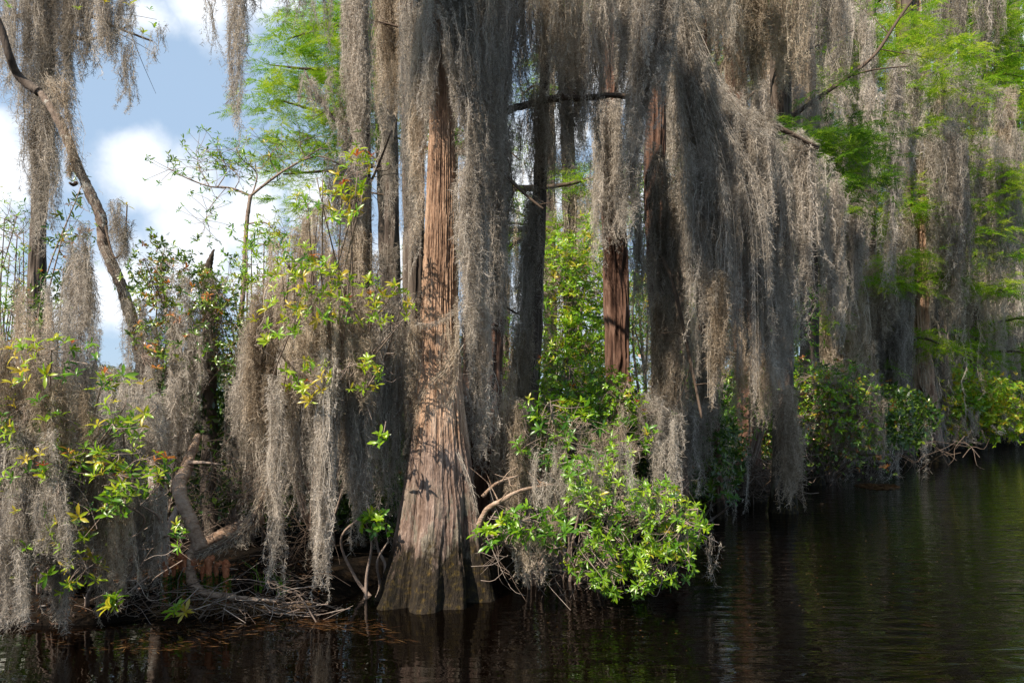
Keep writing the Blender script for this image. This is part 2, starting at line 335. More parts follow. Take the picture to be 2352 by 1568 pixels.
def mat_mud():
    m, nt, out = newmat('mud'); geo = N(nt, 'ShaderNodeNewGeometry')
    n = noise(nt, geo.outputs['Position'], 7, 6, .65)
    c = ramp(nt, n, ((.3, (.002, .0015, .001)), (.5, (.006, .004, .0025)), (.62, (.014, .009, .005)), (.75, (.03, .018, .008))))
    b = N(nt, 'ShaderNodeBsdfPrincipled'); L(nt, c, b.inputs['Base Color']); b.inputs['Roughness'].default_value = .9; b.inputs['Specular IOR Level'].default_value = .08
    bp = N(nt, 'ShaderNodeBump'); bp.inputs['Distance'].default_value = .05; L(nt, n, bp.inputs['Height']); L(nt, bp.outputs[0], b.inputs['Normal'])
    L(nt, b.outputs[0], out.inputs[0]); return m
M_mud = mat_mud()
def mat_water():
    m, nt, out = newmat('water'); geo = N(nt, 'ShaderNodeNewGeometry'); pos = geo.outputs['Position']
    b = N(nt, 'ShaderNodeBsdfPrincipled'); b.inputs['Base Color'].default_value = (.0015, .0008, .0004, 1); b.inputs['Roughness'].default_value = .015
    b.inputs['IOR'].default_value = 1.45
    mp = N(nt, 'ShaderNodeMapping'); mp.inputs['Rotation'].default_value = (0, 0, math.radians(-9)); mp.inputs['Scale'].default_value = (.8, 3.4, 1); L(nt, pos, mp.inputs[0])
    n1 = N(nt, 'ShaderNodeTexNoise'); n1.inputs['Scale'].default_value = 2.3; n1.inputs['Detail'].default_value = 3; n1.inputs['Roughness'].default_value = .45; n1.inputs['Distortion'].default_value = .5; L(nt, mp.outputs[0], n1.inputs['Vector'])
    n2 = noise(nt, pos, .9, 2, .5, (1, 1.6, 1))
    # calm next to the bank, livelier out on the open canal
    sp = N(nt, 'ShaderNodeSeparateXYZ'); L(nt, pos, sp.inputs[0])
    mr = N(nt, 'ShaderNodeMapRange', interpolation_type='SMOOTHSTEP'); L(nt, sp.outputs[0], mr.inputs[0]); mr.inputs[1].default_value = -1.6; mr.inputs[2].default_value = 1.2; mr.inputs[3].default_value = .22; mr.inputs[4].default_value = 1.0
    h = mth(nt, 'ADD', mth(nt, 'MULTIPLY', n1.outputs['Fac'], .0135), mth(nt, 'MULTIPLY', n2, .010))
    bp = N(nt, 'ShaderNodeBump'); bp.inputs['Strength'].default_value = 1; bp.inputs['Distance'].default_value = 1; L(nt, mth(nt, 'MULTIPLY', h, mr.outputs[0]), bp.inputs['Height'])
    L(nt, bp.outputs[0], b.inputs['Normal']); L(nt, b.outputs[0], out.inputs[0]); return m
M_water = mat_water()

# ------------------------------------------------------------------ ground and water
EDGE = np.array([(-400, 3.6), (-60, 4.2), (-4.6, 4.7), (-3.3, 4.75), (-2.6, 5.0), (-1.5, 5.2), (-1.2, 5.9), (-.9, 6.7), (-.15, 6.6), (.53, 6.9), (2.5, 9.3), (5.3, 13.4), (11.7, 20.0), (24.4, 33), (60, 45), (400, 90)])
def yedge(x): return np.interp(x, EDGE[:, 0], EDGE[:, 1])
def gz(x, y):
    d = y-yedge(x)
    return np.clip(d*.35, -.4, .16)+.03*np.sin(x*5.1+y*2)*np.sin(y*4.3)*(d > 0)+np.clip(d-3, 0, 400)*.002
def ground():
    mb = MB(); xs = np.concatenate([np.linspace(-1500, -20, 12), np.linspace(-14, 14, 190), np.linspace(15, 60, 70), np.linspace(80, 1500, 12)])
    ys = np.concatenate([[-1500, -200, -20, 0, 2], np.linspace(3, 14, 110), np.linspace(14.3, 60, 120), [80, 130, 300, 800, 2500]])
    X, Y = np.meshgrid(xs, ys); Z = gz(X, Y); r = RNG(); Z += r.normal(0, .012, Z.shape)*(np.abs(X) < 60)
    V = np.stack([X, Y, Z], -1).reshape(-1, 3); a = np.arange(len(ys)-1)[:, None]*len(xs)+np.arange(len(xs)-1)[None]
    q = np.stack([a, a+1, a+1+len(xs), a+len(xs)], -1).reshape(-1, 4); mb.add(V, q)
    tag(mb.build('ground', M_mud, smooth=True), 'dark muddy bank beneath the swamp trees', kind='structure')
    w = MB(); w.add([(-1500, -1500, 0), (1500, -1500, 0), (1500, 2500, 0), (-1500, 2500, 0)], np.array([[0, 1, 2, 3]]))
    tag(w.build('water', M_water), 'black rippled canal water', kind='structure')
ground()

# ------------------------------------------------------------------ trunks
def trunk_mesh(mb, prof, Y, zlow=-.25, nth=72, nz=160, ridges=.03, lobes=0, rng=None, lobeamp=.25, ridgef=20):
    """prof: list of (v, u_left, u_right) from bottom to top; vertical furrows displaced in the mesh"""
    prof = sorted(prof, key=lambda a: -a[0])
    v = np.array([a[0] for a in prof], float); uc = np.array([(a[1]+a[2])/2 for a in prof]); w = np.array([(a[2]-a[1])/2 for a in prof])*Y/F
    zc = CAMZ+(HZ-v)*Y/F; xc = (uc-1176)*Y/F
    z = np.linspace(max(zlow, zc[0]-.3), zc[-1], nz); X = np.interp(z, zc, xc); R = np.interp(z, zc, w)
    # smooth
    for _ in range(3):
        X[1:-1] = (X[:-2]+2*X[1:-1]+X[2:])/4; R[1:-1] = (R[:-2]+2*R[1:-1]+R[2:])/4
    th = np.linspace(0, 2*np.pi, nth, endpoint=False)
    rng = rng or RNG(); hgt = np.clip((z-z[0])/(1.6), 0, 1)[:, None]
    lob = np.zeros((nz, nth))
    if lobes:
        ph = rng.uniform(0, 6.28, 3)
        lob = (np.abs(np.cos(th*lobes/2+ph[0]+.35*np.sin(z[:, None]*1.3+ph[1])))**1.3-.6)*lobeamp*(1-hgt)**1.6
        lob += .05*np.sin(3*th+ph[2])[None]*np.ones((nz, 1))+.09*(1-hgt)*np.sin(5*th+ph[0]*2+.8*z[:, None])+.05*(1-hgt)*np.sin(13*th+ph[1]*3+1.3*z[:, None])
    def grid(cz, ct):
        g = rng.uniform(0, 1, (cz+2, ct)); zi = np.linspace(0, cz, nz)[:, None]; ti = (np.arange(nth)/nth*ct)[None]+.5*np.sin(z[:, None]*1.1+cz)+zi*0
        z0 = zi.astype(int)+ti.astype(int)*0; fz = zi-z0; ti = ti % ct; t0 = ti.astype(int) % ct; ft = ti-np.floor(ti); ft = ft*ft*(3-2*ft); fz = fz*fz*(3-2*fz); t1 = (t0+1) % ct
        return (g[z0, t0]*(1-ft)+g[z0, t1]*ft)*(1-fz)+(g[z0+1, t0]*(1-ft)+g[z0+1, t1]*ft)*fz
    hz_ = z[-1]-z[0]; circ = max(1, nth//2.2); rf = min(ridgef, nth//3)
    rid = 1.1*(1-np.abs(2*grid(int(hz_*1.7)+2, int(rf*.8))-1))+.9*(1-np.abs(2*grid(int(hz_*3)+2, int(rf*1.5))-1))+.3*grid(int(hz_*1.6)+2, int(rf*.35)+3)
    if nz > 300: rid += .5*grid(int(hz_*7), int(rf*2.6))+.5*grid(int(hz_*24), int(rf*1.8))+.25*grid(int(hz_*60), int(rf*2.4))
    rid = (rid-rid.mean())/(rid.std()*2.2)
    RR = R[:, None]*(1+lob)+ridges*rid*(.5+.5*np.clip(R/R.min(), 1, 2))[:, None]*np.minimum(1, R/.12)[:, None]
    V = np.stack([X[:, None]+RR*np.cos(th), Y+RR*np.sin(th), z[:, None]*np.ones((1, nth))], -1).reshape(-1, 3)
    i = np.arange(nz-1)[:, None]*nth; a = np.arange(nth)[None]; b = (a+1) % nth
    q = np.stack([i+a, i+b, i+nth+b, i+nth+a], -1).reshape(-1, 4)
    mb.add(V, q, np.clip(.5+.17*rid, 0, 1).ravel())
    return lambda vv: np.array([np.interp(CAMZ+(HZ-vv)*Y/F, zc, xc), Y, CAMZ+(HZ-vv)*Y/F])

def limb(mb, pts, r0, r1, rng, sides=7):
    return tube(mb, pts, [r0, (r0+r1)*.5, r1], sides, len(pts)*5, rng, .10, cap=True)
def pxpath(pts, Y=None):
    return [at(p[0], p[1], p[2] if len(p) > 2 else Y) for p in pts]

# ------------------------------------------------------------------ moss things
MG = 'spanish moss draped on the cypress and shrub branches'
def curtain(cols, Y, label, n=10, per=3, r=.026, dens=1, depth=.35, rag=.35, mat=None, sway=1, p=.7, sc=None, kind=None, top=.09, group=MG, name='spanish_moss', cat='moss'):
    """cols: (u_top, v_top, u_bot, v_bot[, Y]) along the curtain; n clumps of per skeins each"""
    per = int(round(per*1.75)); rng = RNG(); sc = sc or max(.85, (Y/5.4)**.85); c = np.array([list(q)+([Y] if len(q) == 4 else []) for q in cols], float)
    t = np.clip((np.arange(n)+rng.normal(.5, .75, n))/n, 0, .999)*(len(c)-1); i = np.clip(t.astype(int), 0, max(0, len(c)-2)); f = (t-i)[:, None]
    q = c[i]*(1-f)+c[np.minimum(i+1, len(c)-1)]*f
    j = np.repeat(np.arange(n), per); m = len(j); q = q[j]
    cy = q[:, 4]+rng.uniform(-depth, depth, n)[j]+rng.normal(0, .045, m)*sc
    fac = (1-rag*rng.uniform(0, 1, n)**1.5)[j]*(1-.3*rag*rng.uniform(0, 1, m)-(np.tile(np.arange(per), n) > 0)*.42*rng.uniform(0, 1, m)**1.3)
    pxs = F/cy
    T = np.stack([(q[:, 0]-1176)/pxs+rng.normal(0, .032, m)*sc, cy, CAMZ+(HZ-q[:, 1])/pxs+rng.normal(0, top, n)[j]*sc+rng.uniform(-.04, .03, m)*sc], 1)
    Bt = np.stack([(q[:, 2]-1176)/pxs+rng.normal(0, .045, m)*sc*sway, cy+rng.normal(0, .03, m), CAMZ+(HZ-q[:, 3])/pxs], 1)
    B = T+(Bt-T)*fac[:, None]
    mb = MB(); skeins(mb, T, B, r*sc*rng.uniform(.65, 1.35, m), rng, dens, sc, p)
    return tag(mb.build(name, mat or M_moss), label, cat, None if kind else group, kind)

def skein_px(mb, pts, r, rng, dens=1, sc=1.0):
    """moss along a drawn 3-D path (sloping ropes of moss)"""
    P = spline(pxpath(pts), 24); n = int(np.linalg.norm(np.diff(P, axis=0), axis=1).sum()/sc*420*dens*(r/.03))
    i = RNGi(rng, n); f = rng.uniform(0, 1, n)[:, None]; C = P[i]*(1-f)+P[i+1]*f
    D = nrm(rng.normal(size=(n, 3))); s = (i+f[:, 0])/23; C = C+D*(r*np.abs(rng.normal(0, .6, n))*np.clip((1.05-s)/.3, .2, 1))[:, None]
    k = 8; o = np.cumsum(rng.normal(0, .12, (k, 24, 3)), 1)*r*.5+rng.normal(0, .5, (k, 1, 3))*r; ribbons(mb, P[None]+o, rng.uniform(.003, .005, k)*sc, np.clip(rng.normal(.5, .2, k), 0, 1), rng, .6)
    T = nrm(P[i+1]-P[i]); curls(mb, C, T*.8+D*.6+np.array([0, 0, -.3]), rng.uniform(.03, .075, n)*sc, rng.uniform(.0023, .0043, n)*sc, np.clip(rng.normal(.5, .2, n), 0, 1), rng)
def RNGi(rng, n): return rng.integers(0, 23, n)
def rope(paths, label, r=.03, dens=1, sc=1.0, mat=None, group=MG):
    rng = RNG(); mb = MB()
    for p in paths: skein_px(mb, p, r, rng, dens, sc)
    return tag(mb.build('spanish_moss', mat or M_moss), label, 'moss', group)


# ------------------------------------------------------------------ foliage helpers
def in_ells(ells, n, rng, shell=False):
    w = np.array([e[2]*e[3] for e in ells], float); k = rng.choice(len(ells), n, p=w/w.sum()); E = np.array(ells, float)[k][:, :4]
    r = rng.uniform(0, 1, n)**(.35 if shell else .5); th = rng.uniform(0, 6.28, n)
    return E[:, 0]+E[:, 2]*r*np.cos(th), E[:, 1]+E[:, 3]*r*np.sin(th), r

def shrub(name, label, cat, base, ells, Y, depth, ntip, Ln, mat, k=7, wood=None, tone=.5, spread=.2, group=None, nb=10, det=True, red=0, twigr=.004, per=1, wr=.27, up=.5, sub=.0, base_r=.018, kind=None):
    rng = RNG(); b = at(*base); b[2] = max(gz(b[0], b[1]), 0)-.05
    root = empty(name, b, label, cat, group, kind); wood = wood or M_twig
    u, v, _ = in_ells(ells, ntip, rng, True); y = Y+rng.uniform(-depth, depth, ntip)
    tips = np.stack([(u-1176)*y/F, y, CAMZ+(HZ-v)*y/F], 1)
    u, v, _ = in_ells(ells, nb, rng); y = Y+rng.uniform(-depth, depth, nb)*.8
    ends = np.stack([(u-1176)*y/F, y, CAMZ+(HZ-v)*y/F], 1)
    mbw = MB(); nodes = []
    for e in ends:
        mid = b*.45+e*.55+np.array([rng.normal(0, .12), rng.normal(0, .08), .12*np.linalg.norm(e-b)]); st = b+rng.normal(0, .06, 3)*np.array([1, 1, 0])
        P = limb(mbw, [st, st*.6+mid*.4+rng.normal(0, .05, 3), mid, e], base_r, twigr*1.3, rng, 6); nodes.append(P[len(P)//3:])
    nodes = np.vstack(nodes); A = np.empty_like(tips)
    for i, t in enumerate(tips):
        d = np.linalg.norm(nodes-t, axis=1); q = nodes[d.argmin()]; lim = .3
        bow = rng.normal(0, .16, 3)*min(lim, d.min())
        m = (q+t)/2+bow+np.array([0, .25, -.12])*min(.6, d.min()); A[i] = t-m
        if d.min() > .03: tube(mbw, [q, m, t], [twigr, twigr*.7, twigr*.4], 3, 7, cap=False)
    mbw.build('branches', wood, root, True)
    A = nrm(A)+np.array([0, 0, up])+rng.normal(0, .25, A.shape)
    if per > 1:
        j = np.repeat(np.arange(ntip), per); tips = tips[j]+rng.normal(0, sub or Ln*1.3, (len(j), 3)); A = A[j]+rng.normal(0, .5, (len(j), 3))
    mbl = MB(); whorls(mbl, tips, A, Ln, rng, k, tone=tone, spread=spread, detailed=det, wr=wr)
    mbl.build('foliage', mat, root)
    if red:
        for i in rng.choice(len(tips), red):
            mr = MB(); whorls(mr, tips[i:i+1]+np.array([0, 0, Ln*.6]), A[i:i+1]*.3+np.array([0, 0, 1]), Ln*.9, rng, 8, tone=.5, spread=.3, wr=.25); tag(mr.build('young_shoot', M_red, root), 'orange-red young shoot')
    return root

def pads(mbl, mbw, ells, Y, depth, ntwig, sc, rng, tone=.5, lean=(0, 0), kk=9, nspr=9, nw=1.0):
    u, v, r = in_ells(ells, ntwig, rng); y = Y+rng.uniform(-depth, depth, ntwig)
    P0 = np.stack([(u-1176)*y/F, y, CAMZ+(HZ-v)*y/F], 1)
    az = rng.uniform(0, 6.28, ntwig); D = np.stack([np.cos(az)+lean[0], np.sin(az)*.8, rng.normal(-.12, .28, ntwig)+lean[1]], 1); D = nrm(D)
    TL = rng.uniform(.22, .5, ntwig)*sc; tt = np.clip(rng.normal(tone, .16, ntwig), 0, 1)
    P2 = P0+D*TL[:, None]-np.array([0, 0, .18])*TL[:, None]; P1 = (P0+P2)/2+np.array([0, 0, .07])*TL[:, None]
    ribbons(mbw, np.stack([P0, P1, P2], 1), np.full(ntwig, .006*sc), tt, rng)
    j = np.repeat(np.arange(ntwig), nspr); f = np.tile(np.linspace(.08, 1, nspr), ntwig)[:, None]; sg = np.tile(np.where(np.arange(nspr) % 2, 1., -1.), ntwig)[:, None]
    Q = P0[j]*(1-f)**2+2*f*(1-f)*P1[j]+f*f*P2[j]
    Sd = nrm(np.cross(D, np.array([0, 0, 1.])))[j]
    d = D[j]*.7+Sd*sg*.8+rng.normal(0, .22, Q.shape)
    sprays(mbl, Q, d, rng.uniform(.10, .17, len(Q))*sc*1.25, rng, kk, nw, tt[j])

def cypress(label, prof, Y, mat, limbs=(), fol=(), group=None, sc=None, fmat=None, ntw=60, depth=.8, tone=.5, nth=48, nz=120, ridges=.02, lobes=0, rf=20, name='cypress_tree', nw=1.0, nspr=9, lobeamp=.25, kk=9, fy=None):
    rng = RNG(); pb = max(prof, key=lambda a: a[0]); loc = at((pb[1]+pb[2])/2, pb[0], Y)
    root = empty(name, loc, label, 'tree', group)
    mb = MB(); trunk_mesh(mb, prof, Y, nth=nth, nz=nz, ridges=ridges, lobes=lobes, rng=rng, ridgef=rf, lobeamp=lobeamp); mb.build('trunk', mat, root, True)
    for pts, r0, r1 in limbs:
        m = MB(); limb(m, pxpath(pts, Y), r0, r1, rng)
        # side twigs
        P = spline(pxpath(pts, Y), 12)
        for k in range(5):
            q = P[rng.integers(4, 11)]; e = q+rng.normal(0, .18, 3)*(Y/6)+np.array([0, 0, .03]); tube(m, [q, (q+e)/2+rng.normal(0, .03, 3), e], [min(r1*.5, .008), .002], 4, 6, cap=False)
        m.build('branch', M_twigd if mat is not M_barkp else mat, root, True)
    if fol:
        ml, mw = MB(), MB(); pads(ml, mw, fol, fy or Y, depth, ntw, sc or (Y/7)**.8, rng, tone, nw=nw, nspr=nspr, kk=kk)
        c = ml.build('crown', fmat or M_cyp, root); mw.build('twigs', M_twigd, c)
    return root

def ground_v(Y): return HZ+CAMZ*F/Y
def straight(u0, u1, Y, w0, w1, flare=1.9, vt=-260, bend=0):
    vb = ground_v(Y)
    return [(vb+30, u0-w0*flare, u0+w0*flare), (vb-30, u0-w0*flare*.75, u0+w0*flare*.75), (vb-.18*(vb-HZ+1400/Y*6)*.6, u0-w0*1.1, u0+w0*1.1), ((vb+vt)/2, (u0+u1)/2+bend-(w0+w1)/2, (u0+u1)/2+bend+(w0+w1)/2), (vt, u1-w1, u1+w1)]

# ================================================================== TREES
MAIN = [(1430, 844, 1126), (1385, 858, 1120), (1345, 876, 1114), (1300, 888, 1110), (1250, 903, 1100), (1200, 913, 1096), (1150, 922, 1092), (1100, 930, 1082), (1000, 944, 1071), (900, 954, 1060), (800, 961, 1052),
        (700, 967, 1047), (600, 972, 1045), (500, 977, 1044), (400, 981, 1043), (300, 985, 1041), (200, 985, 1038), (0, 980, 1036), (-320, 985, 1030)]
cypress('great cypress with flared mossy base and sunlit orange-brown bark at the water edge', MAIN, 5.6, M_bark,
        limbs=[([(1012, -190), (900, -230), (790, -210)], .05, .025), ([(1012, -150), (1120, -200), (1240, -190, 5.6)], .06, .03)],
        nth=620, nz=620, ridges=.0065, lobes=9, rf=70, lobeamp=.36)
cypress('dark cypress standing close behind the great flared trunk, buried in moss', [(1330, 1030, 1180), (1200, 1042, 1160), (900, 1064, 1150), (400, 1078, 1160), (0, 1090, 1165), (-320, 1095, 1160)], 6.5, M_barkr,
        limbs=[([(1130, 268), (1175, 250), (1230, 236), (1285, 225), (1340, 226), (1395, 219), (1446, 222)], .038, .024), ([(1130, -90), (1250, -130), (1420, -150, 6.4)], .05, .03), ([(1120, -60), (1020, -110), (900, -100, 7)], .05, .02),
               ([(1110, 330, 6.2), (1160, 400, 6.0), (1205, 445, 5.8), (1248, 480, 5.7)], .022, .008), ([(1100, 700, 6.2), (1130, 560, 6.0), (1105, 530, 6.0)], .015, .006)],
        nth=120, nz=260, ridges=.02, lobes=6, rf=30)
def overhead(root, clumps, n, mat, sc=1.5):
    # unseen crown clumps above the frame, added for dappled shade, with limbs to the trunk
    rng = RNG(); ml, mw = MB(), MB(); tx, ty, tz = root.location
    for x, y, z, r in clumps:
        q = z+rng.uniform(-.2, .2); k = int(n/len(clumps)); c = np.array([x, y, q])
        m = MB(); limb(m, [np.array([1100*0+tx, ty, q-1.2]), (c+np.array([tx, ty, q]))/2+np.array([0, 0, .2]), c], .05, .015, rng, 6); m.build('branch', M_twigd, root, True)
        P = c+rng.normal(0, .5, (k, 3))*np.array([r, r, .45])
        for p in P: pads(ml, mw, [((p[0])*F/p[1]+1176, HZ-(p[2]-CAMZ)*F/p[1], 1, 1)], p[1], .02, 1, sc, rng, .5, nspr=9, kk=7, nw=1.4)
    ml.build('shade_crown', mat, root); mw.build('shade_twigs', M_twigd, root)
overhead(bpy.data.objects['cypress_tree.001'], [(-1.2, 3.9, 6.6, .9), (-1.9, 4.1, 6.8, .8), (3.6, 5.2, 6.6, 1.3), (4.6, 6.2, 7.2, 1.4), (3.2, 6.6, 7.4, 1.4)], 330, M_cyp)
cypress('straight moss-clad cypress pole at the edge of the open sky', straight(838, 818, 8.8, 24, 21, vt=-300), 8.8, M_barkg,
        limbs=[([(812, 290), (770, 275), (740, 235), (700, 165)], .03, .012), ([(822, 470), (860, 400), (900, 300)], .02, .01), ([(815, -80), (700, -120), (600, -90)], .04, .015)], nth=90, nz=200, ridges=.02)
cypress('slim cypress pole seen between the two mossy poles beside the great trunk', straight(905, 893, 10.5, 17, 14, vt=-300), 10.5, M_barkg,
        limbs=[([(893, 100), (855, 110), (820, 85)], .02, .01), ([(893, 448), (870, 446), (842, 440)], .018, .01), ([(893, 395), (860, 365), (835, 330)], .018, .01)], nth=60, nz=160)
cypress('grey barked cypress hugging the great trunk on its sky side', straight(952, 948, 7.3, 22, 25, vt=-300), 7.3, M_barkg,
        limbs=[([(940, 68), (900, 58), (868, 50)], .018, .008), ([(950, -90), (860, -120), (760, -110)], .04, .02)], nth=80, nz=180, ridges=.02)
cypress('reddish cypress crossed by the horizontal bare limb', [(1240, 1378, 1490), (1200, 1385, 1478), (1000, 1392, 1452), (840, 1393, 1446), (600, 1388, 1440), (400, 1382, 1430), (230, 1378, 1418), (0, 1375, 1420), (-300, 1375, 1420)], 9.3, M_barkr,
        limbs=[([(1398, -100), (1300, -160), (1200, -170)], .05, .02), ([(1398, -120), (1500, -170), (1620, -160, 8)], .05, .02)], nth=110, nz=240, ridges=.03, rf=26)
cypress('grey leaning tree with a moss coat, third trunk from the great cypress', [(1330, 1130, 1215), (1200, 1150, 1215), (1000, 1175, 1232), (850, 1190, 1238), (700, 1205, 1245), (500, 1220, 1252), (200, 1240, 1262), (-260, 1262, 1282)], 7.1, M_barkg, nth=60, nz=160,
        limbs=[([(1235, 640), (1200, 720), (1130, 690, 6.6), (1075, 740, 6.2)], .014, .007)])
cypress('shaggy dark cypress under the great fan of moss', [(1240, 1490, 1600), (1180, 1500, 1585), (1000, 1500, 1566), (800, 1500, 1556), (600, 1488, 1540), (400, 1480, 1524), (0, 1490, 1530), (-260, 1490, 1530)], 8.4, M_barkr, nth=80, nz=200, ridges=.025,
        limbs=[([(1510, 20, 7.6), (1560, 40, 7.0), (1610, 160, 6.8), (1690, 262, 6.7), (1775, 288, 6.7), (1880, 340, 6.8)], .05, .02), ([(1510, 60, 8), (1600, 300, 7.2), (1640, 352, 6.7), (1690, 412, 6.5)], .025, .008),
               ([(1500, 560, 7.6), (1530, 610, 7.1), (1556, 690, 6.9), (1590, 850, 6.7), (1612, 960, 6.6)], .026, .012)])
cypress('cypress with pale split base standing in the water edge past the leafy bush', [(1230, 1608, 1672), (1185, 1614, 1664), (1000, 1612, 1652), (800, 1604, 1640), (400, 1600, 1628), (-260, 1594, 1618)], 9.7, M_barkr, nth=70, nz=180,
        limbs=[([(1606, 250), (1660, 150), (1740, 60), (1850, -40)], .035, .02)])
cypress('dark cypress behind the curtain wall of moss, above the tangled roots', straight(1722, 1675, 11.5, 22, 24, vt=-300), 11.5, M_barkr, nth=60, nz=160,
        limbs=[([(1680, 250), (1750, 200), (1850, 120), (1960, 70)], .03, .012), ([(1680, 30), (1800, -40), (1950, -60)], .05, .03)])
cypress('long slanting limb tree with deep green feathery sprays over the canal', straight(1800, 1790, 10.2, 20, 22, vt=-300), 10.2, M_barkg, nth=60, nz=140,
        limbs=[([(1790, 285), (1860, 240), (1950, 175), (2010, 125), (2060, 50), (2110, -20)], .035, .018), ([(1950, 175), (2010, 160), (2090, 152)], .016, .007)],
        fol=[(1790, 300, 70, 35), (1860, 320, 90, 40), (1950, 330, 70, 35), (1980, 300, 50, 30), (1930, 400, 60, 70), (1960, 440, 60, 50), (1840, 350, 50, 30), (2020, 385, 50, 40), (1960, 290, 80, 30), (1900, 215, 40, 24)], ntw=200, depth=.5, sc=.9, fmat=M_cypd, tone=.62, fy=8.8)
cypress('dark cypress beside the long hanging moss rope on the far bank', straight(1862, 1850, 14, 19, 17), 14, M_barkg, group=None, nth=48, nz=120,
        limbs=[([(1852, 100), (1900, 0), (1980, -60)], .05, .02), ([(1855, 400), (1920, 420), (2000, 440)], .04, .015)])
cypress('reddish cypress rising from the far water edge with orange-lit root flare', [(1075, 2098, 2180), (1050, 2106, 2172), (1000, 2110, 2158), (900, 2106, 2146), (800, 2100, 2135), (600, 2096, 2126), (400, 2092, 2118), (0, 2090, 2112), (-260, 2090, 2110)], 20, M_bark, nth=70, nz=160, ridges=.04, lobes=5,
        limbs=[([(2110, 240), (2060, 190), (1980, 180)], .08, .03), ([(2110, 300), (2180, 240), (2260, 250)], .08, .03), ([(2110, 560), (2050, 600), (1950, 620)], .06, .03)])

# left side
r_ = cypress('mossy cypress column standing against the sky at the picture edge', [(1260, 60, 130), (1000, 64, 112), (690, 66, 100), (500, 74, 104), (300, 84, 118), (0, 92, 124), (-260, 92, 120)], 8.0, M_barkg, nth=60, nz=180,
        limbs=[([(108, -40), (180, 20), (260, 60), (350, 95)], .03, .01), ([(100, 60), (200, 90), (300, 60)], .025, .01), ([(100, 20), (30, 40), (-60, 60)], .03, .012)])
lean = [(-60, -60, 6.4), (0, 60, 6.5), (22, 130, 6.5), (45, 178, 6.6), (90, 212, 6.6), (118, 248, 6.6), (150, 310, 6.6), (175, 375, 6.6), (205, 440, 6.6), (232, 500, 6.6), (240, 570, 6.6), (272, 640, 6.6), (292, 700, 6.6), (316, 780, 6.6), (330, 860, 6.6), (350, 1000, 6.5), (372, 1300, 6.4)]
rng = RNG(); root = empty('leaning_tree', at(372, 1300, 6.4), 'slender leaning tree with blotchy lichen-pale bark crossing the sky', 'tree')
m = MB(); tube(m, pxpath(lean[3:]), [.024, .038, .044, .047, .050, .058, .068], 20, 160, rng, .09); m.build('trunk', M_barkp, root, True)
m = MB(); tube(m, pxpath(lean[:5]), [.03, .034, .044], 12, 50, rng, .05); m.build('branch', M_barkg, root, True)
m = MB(); tube(m, pxpath([(238, 505, 6.6), (262, 590, 6.5), (285, 560, 6.5), (292, 470, 6.5)]), [.012, .006], 6, 20, rng, .05)
m.build('twig', M_twigd, root, True); m = MB(); tube(m, pxpath([(175, 420, 6.6), (168, 425, 6.55), (160, 420, 6.5)]), [.02, .012], 8, 8, rng, .05); m.build('stub', M_twigd, root, True)
mm = MB(); whorls(mm, np.array(pxpath([(355, 60, 6.5), (345, 20, 6.5), (330, 75, 6.5), (300, 10, 6.5), (240, 5, 6.6), (180, 20, 6.6), (20, 15, 6.6), (290, 470, 6.5)])), np.array([[.3, -.3, .6]]*8), .09, rng, 7, tone=.65); mm.build('foliage', M_leaf, root)

# tall feathery cypress behind, bright against the sky
cypress('bright yellow-green feathery cypress crown rising against the clouds', straight(905, 860, 13, 18, 14, vt=-300), 13, M_barkg, nth=40, nz=100,
        limbs=[([(862, 250), (760, 260), (640, 230)], .05, .015), ([(862, 50), (760, 60), (660, 90)], .05, .015), ([(862, 380), (780, 390), (650, 400)], .045, .015), ([(862, 150), (740, 160), (620, 150)], .05, .012)],
        fol=[(715, 40, 75, 50), (690, 95, 75, 35), (640, 180, 60, 18), (700, 170, 90, 30), (620, 235, 52, 22), (690, 250, 90, 25), (760, 190, 60, 80), (690, 330, 90, 22), (620, 365, 40, 14), (700, 390, 80, 22), (670, 450, 55, 16), (610, 300, 30, 16), (780, 300, 50, 60), (790, 60, 50, 70), (840, 200, 60, 160), (900, 60, 50, 60), (640, 530, 38, 14), (700, 480, 50, 20)],
        ntw=640, depth=1.3, sc=1.25, tone=.62, nspr=9)

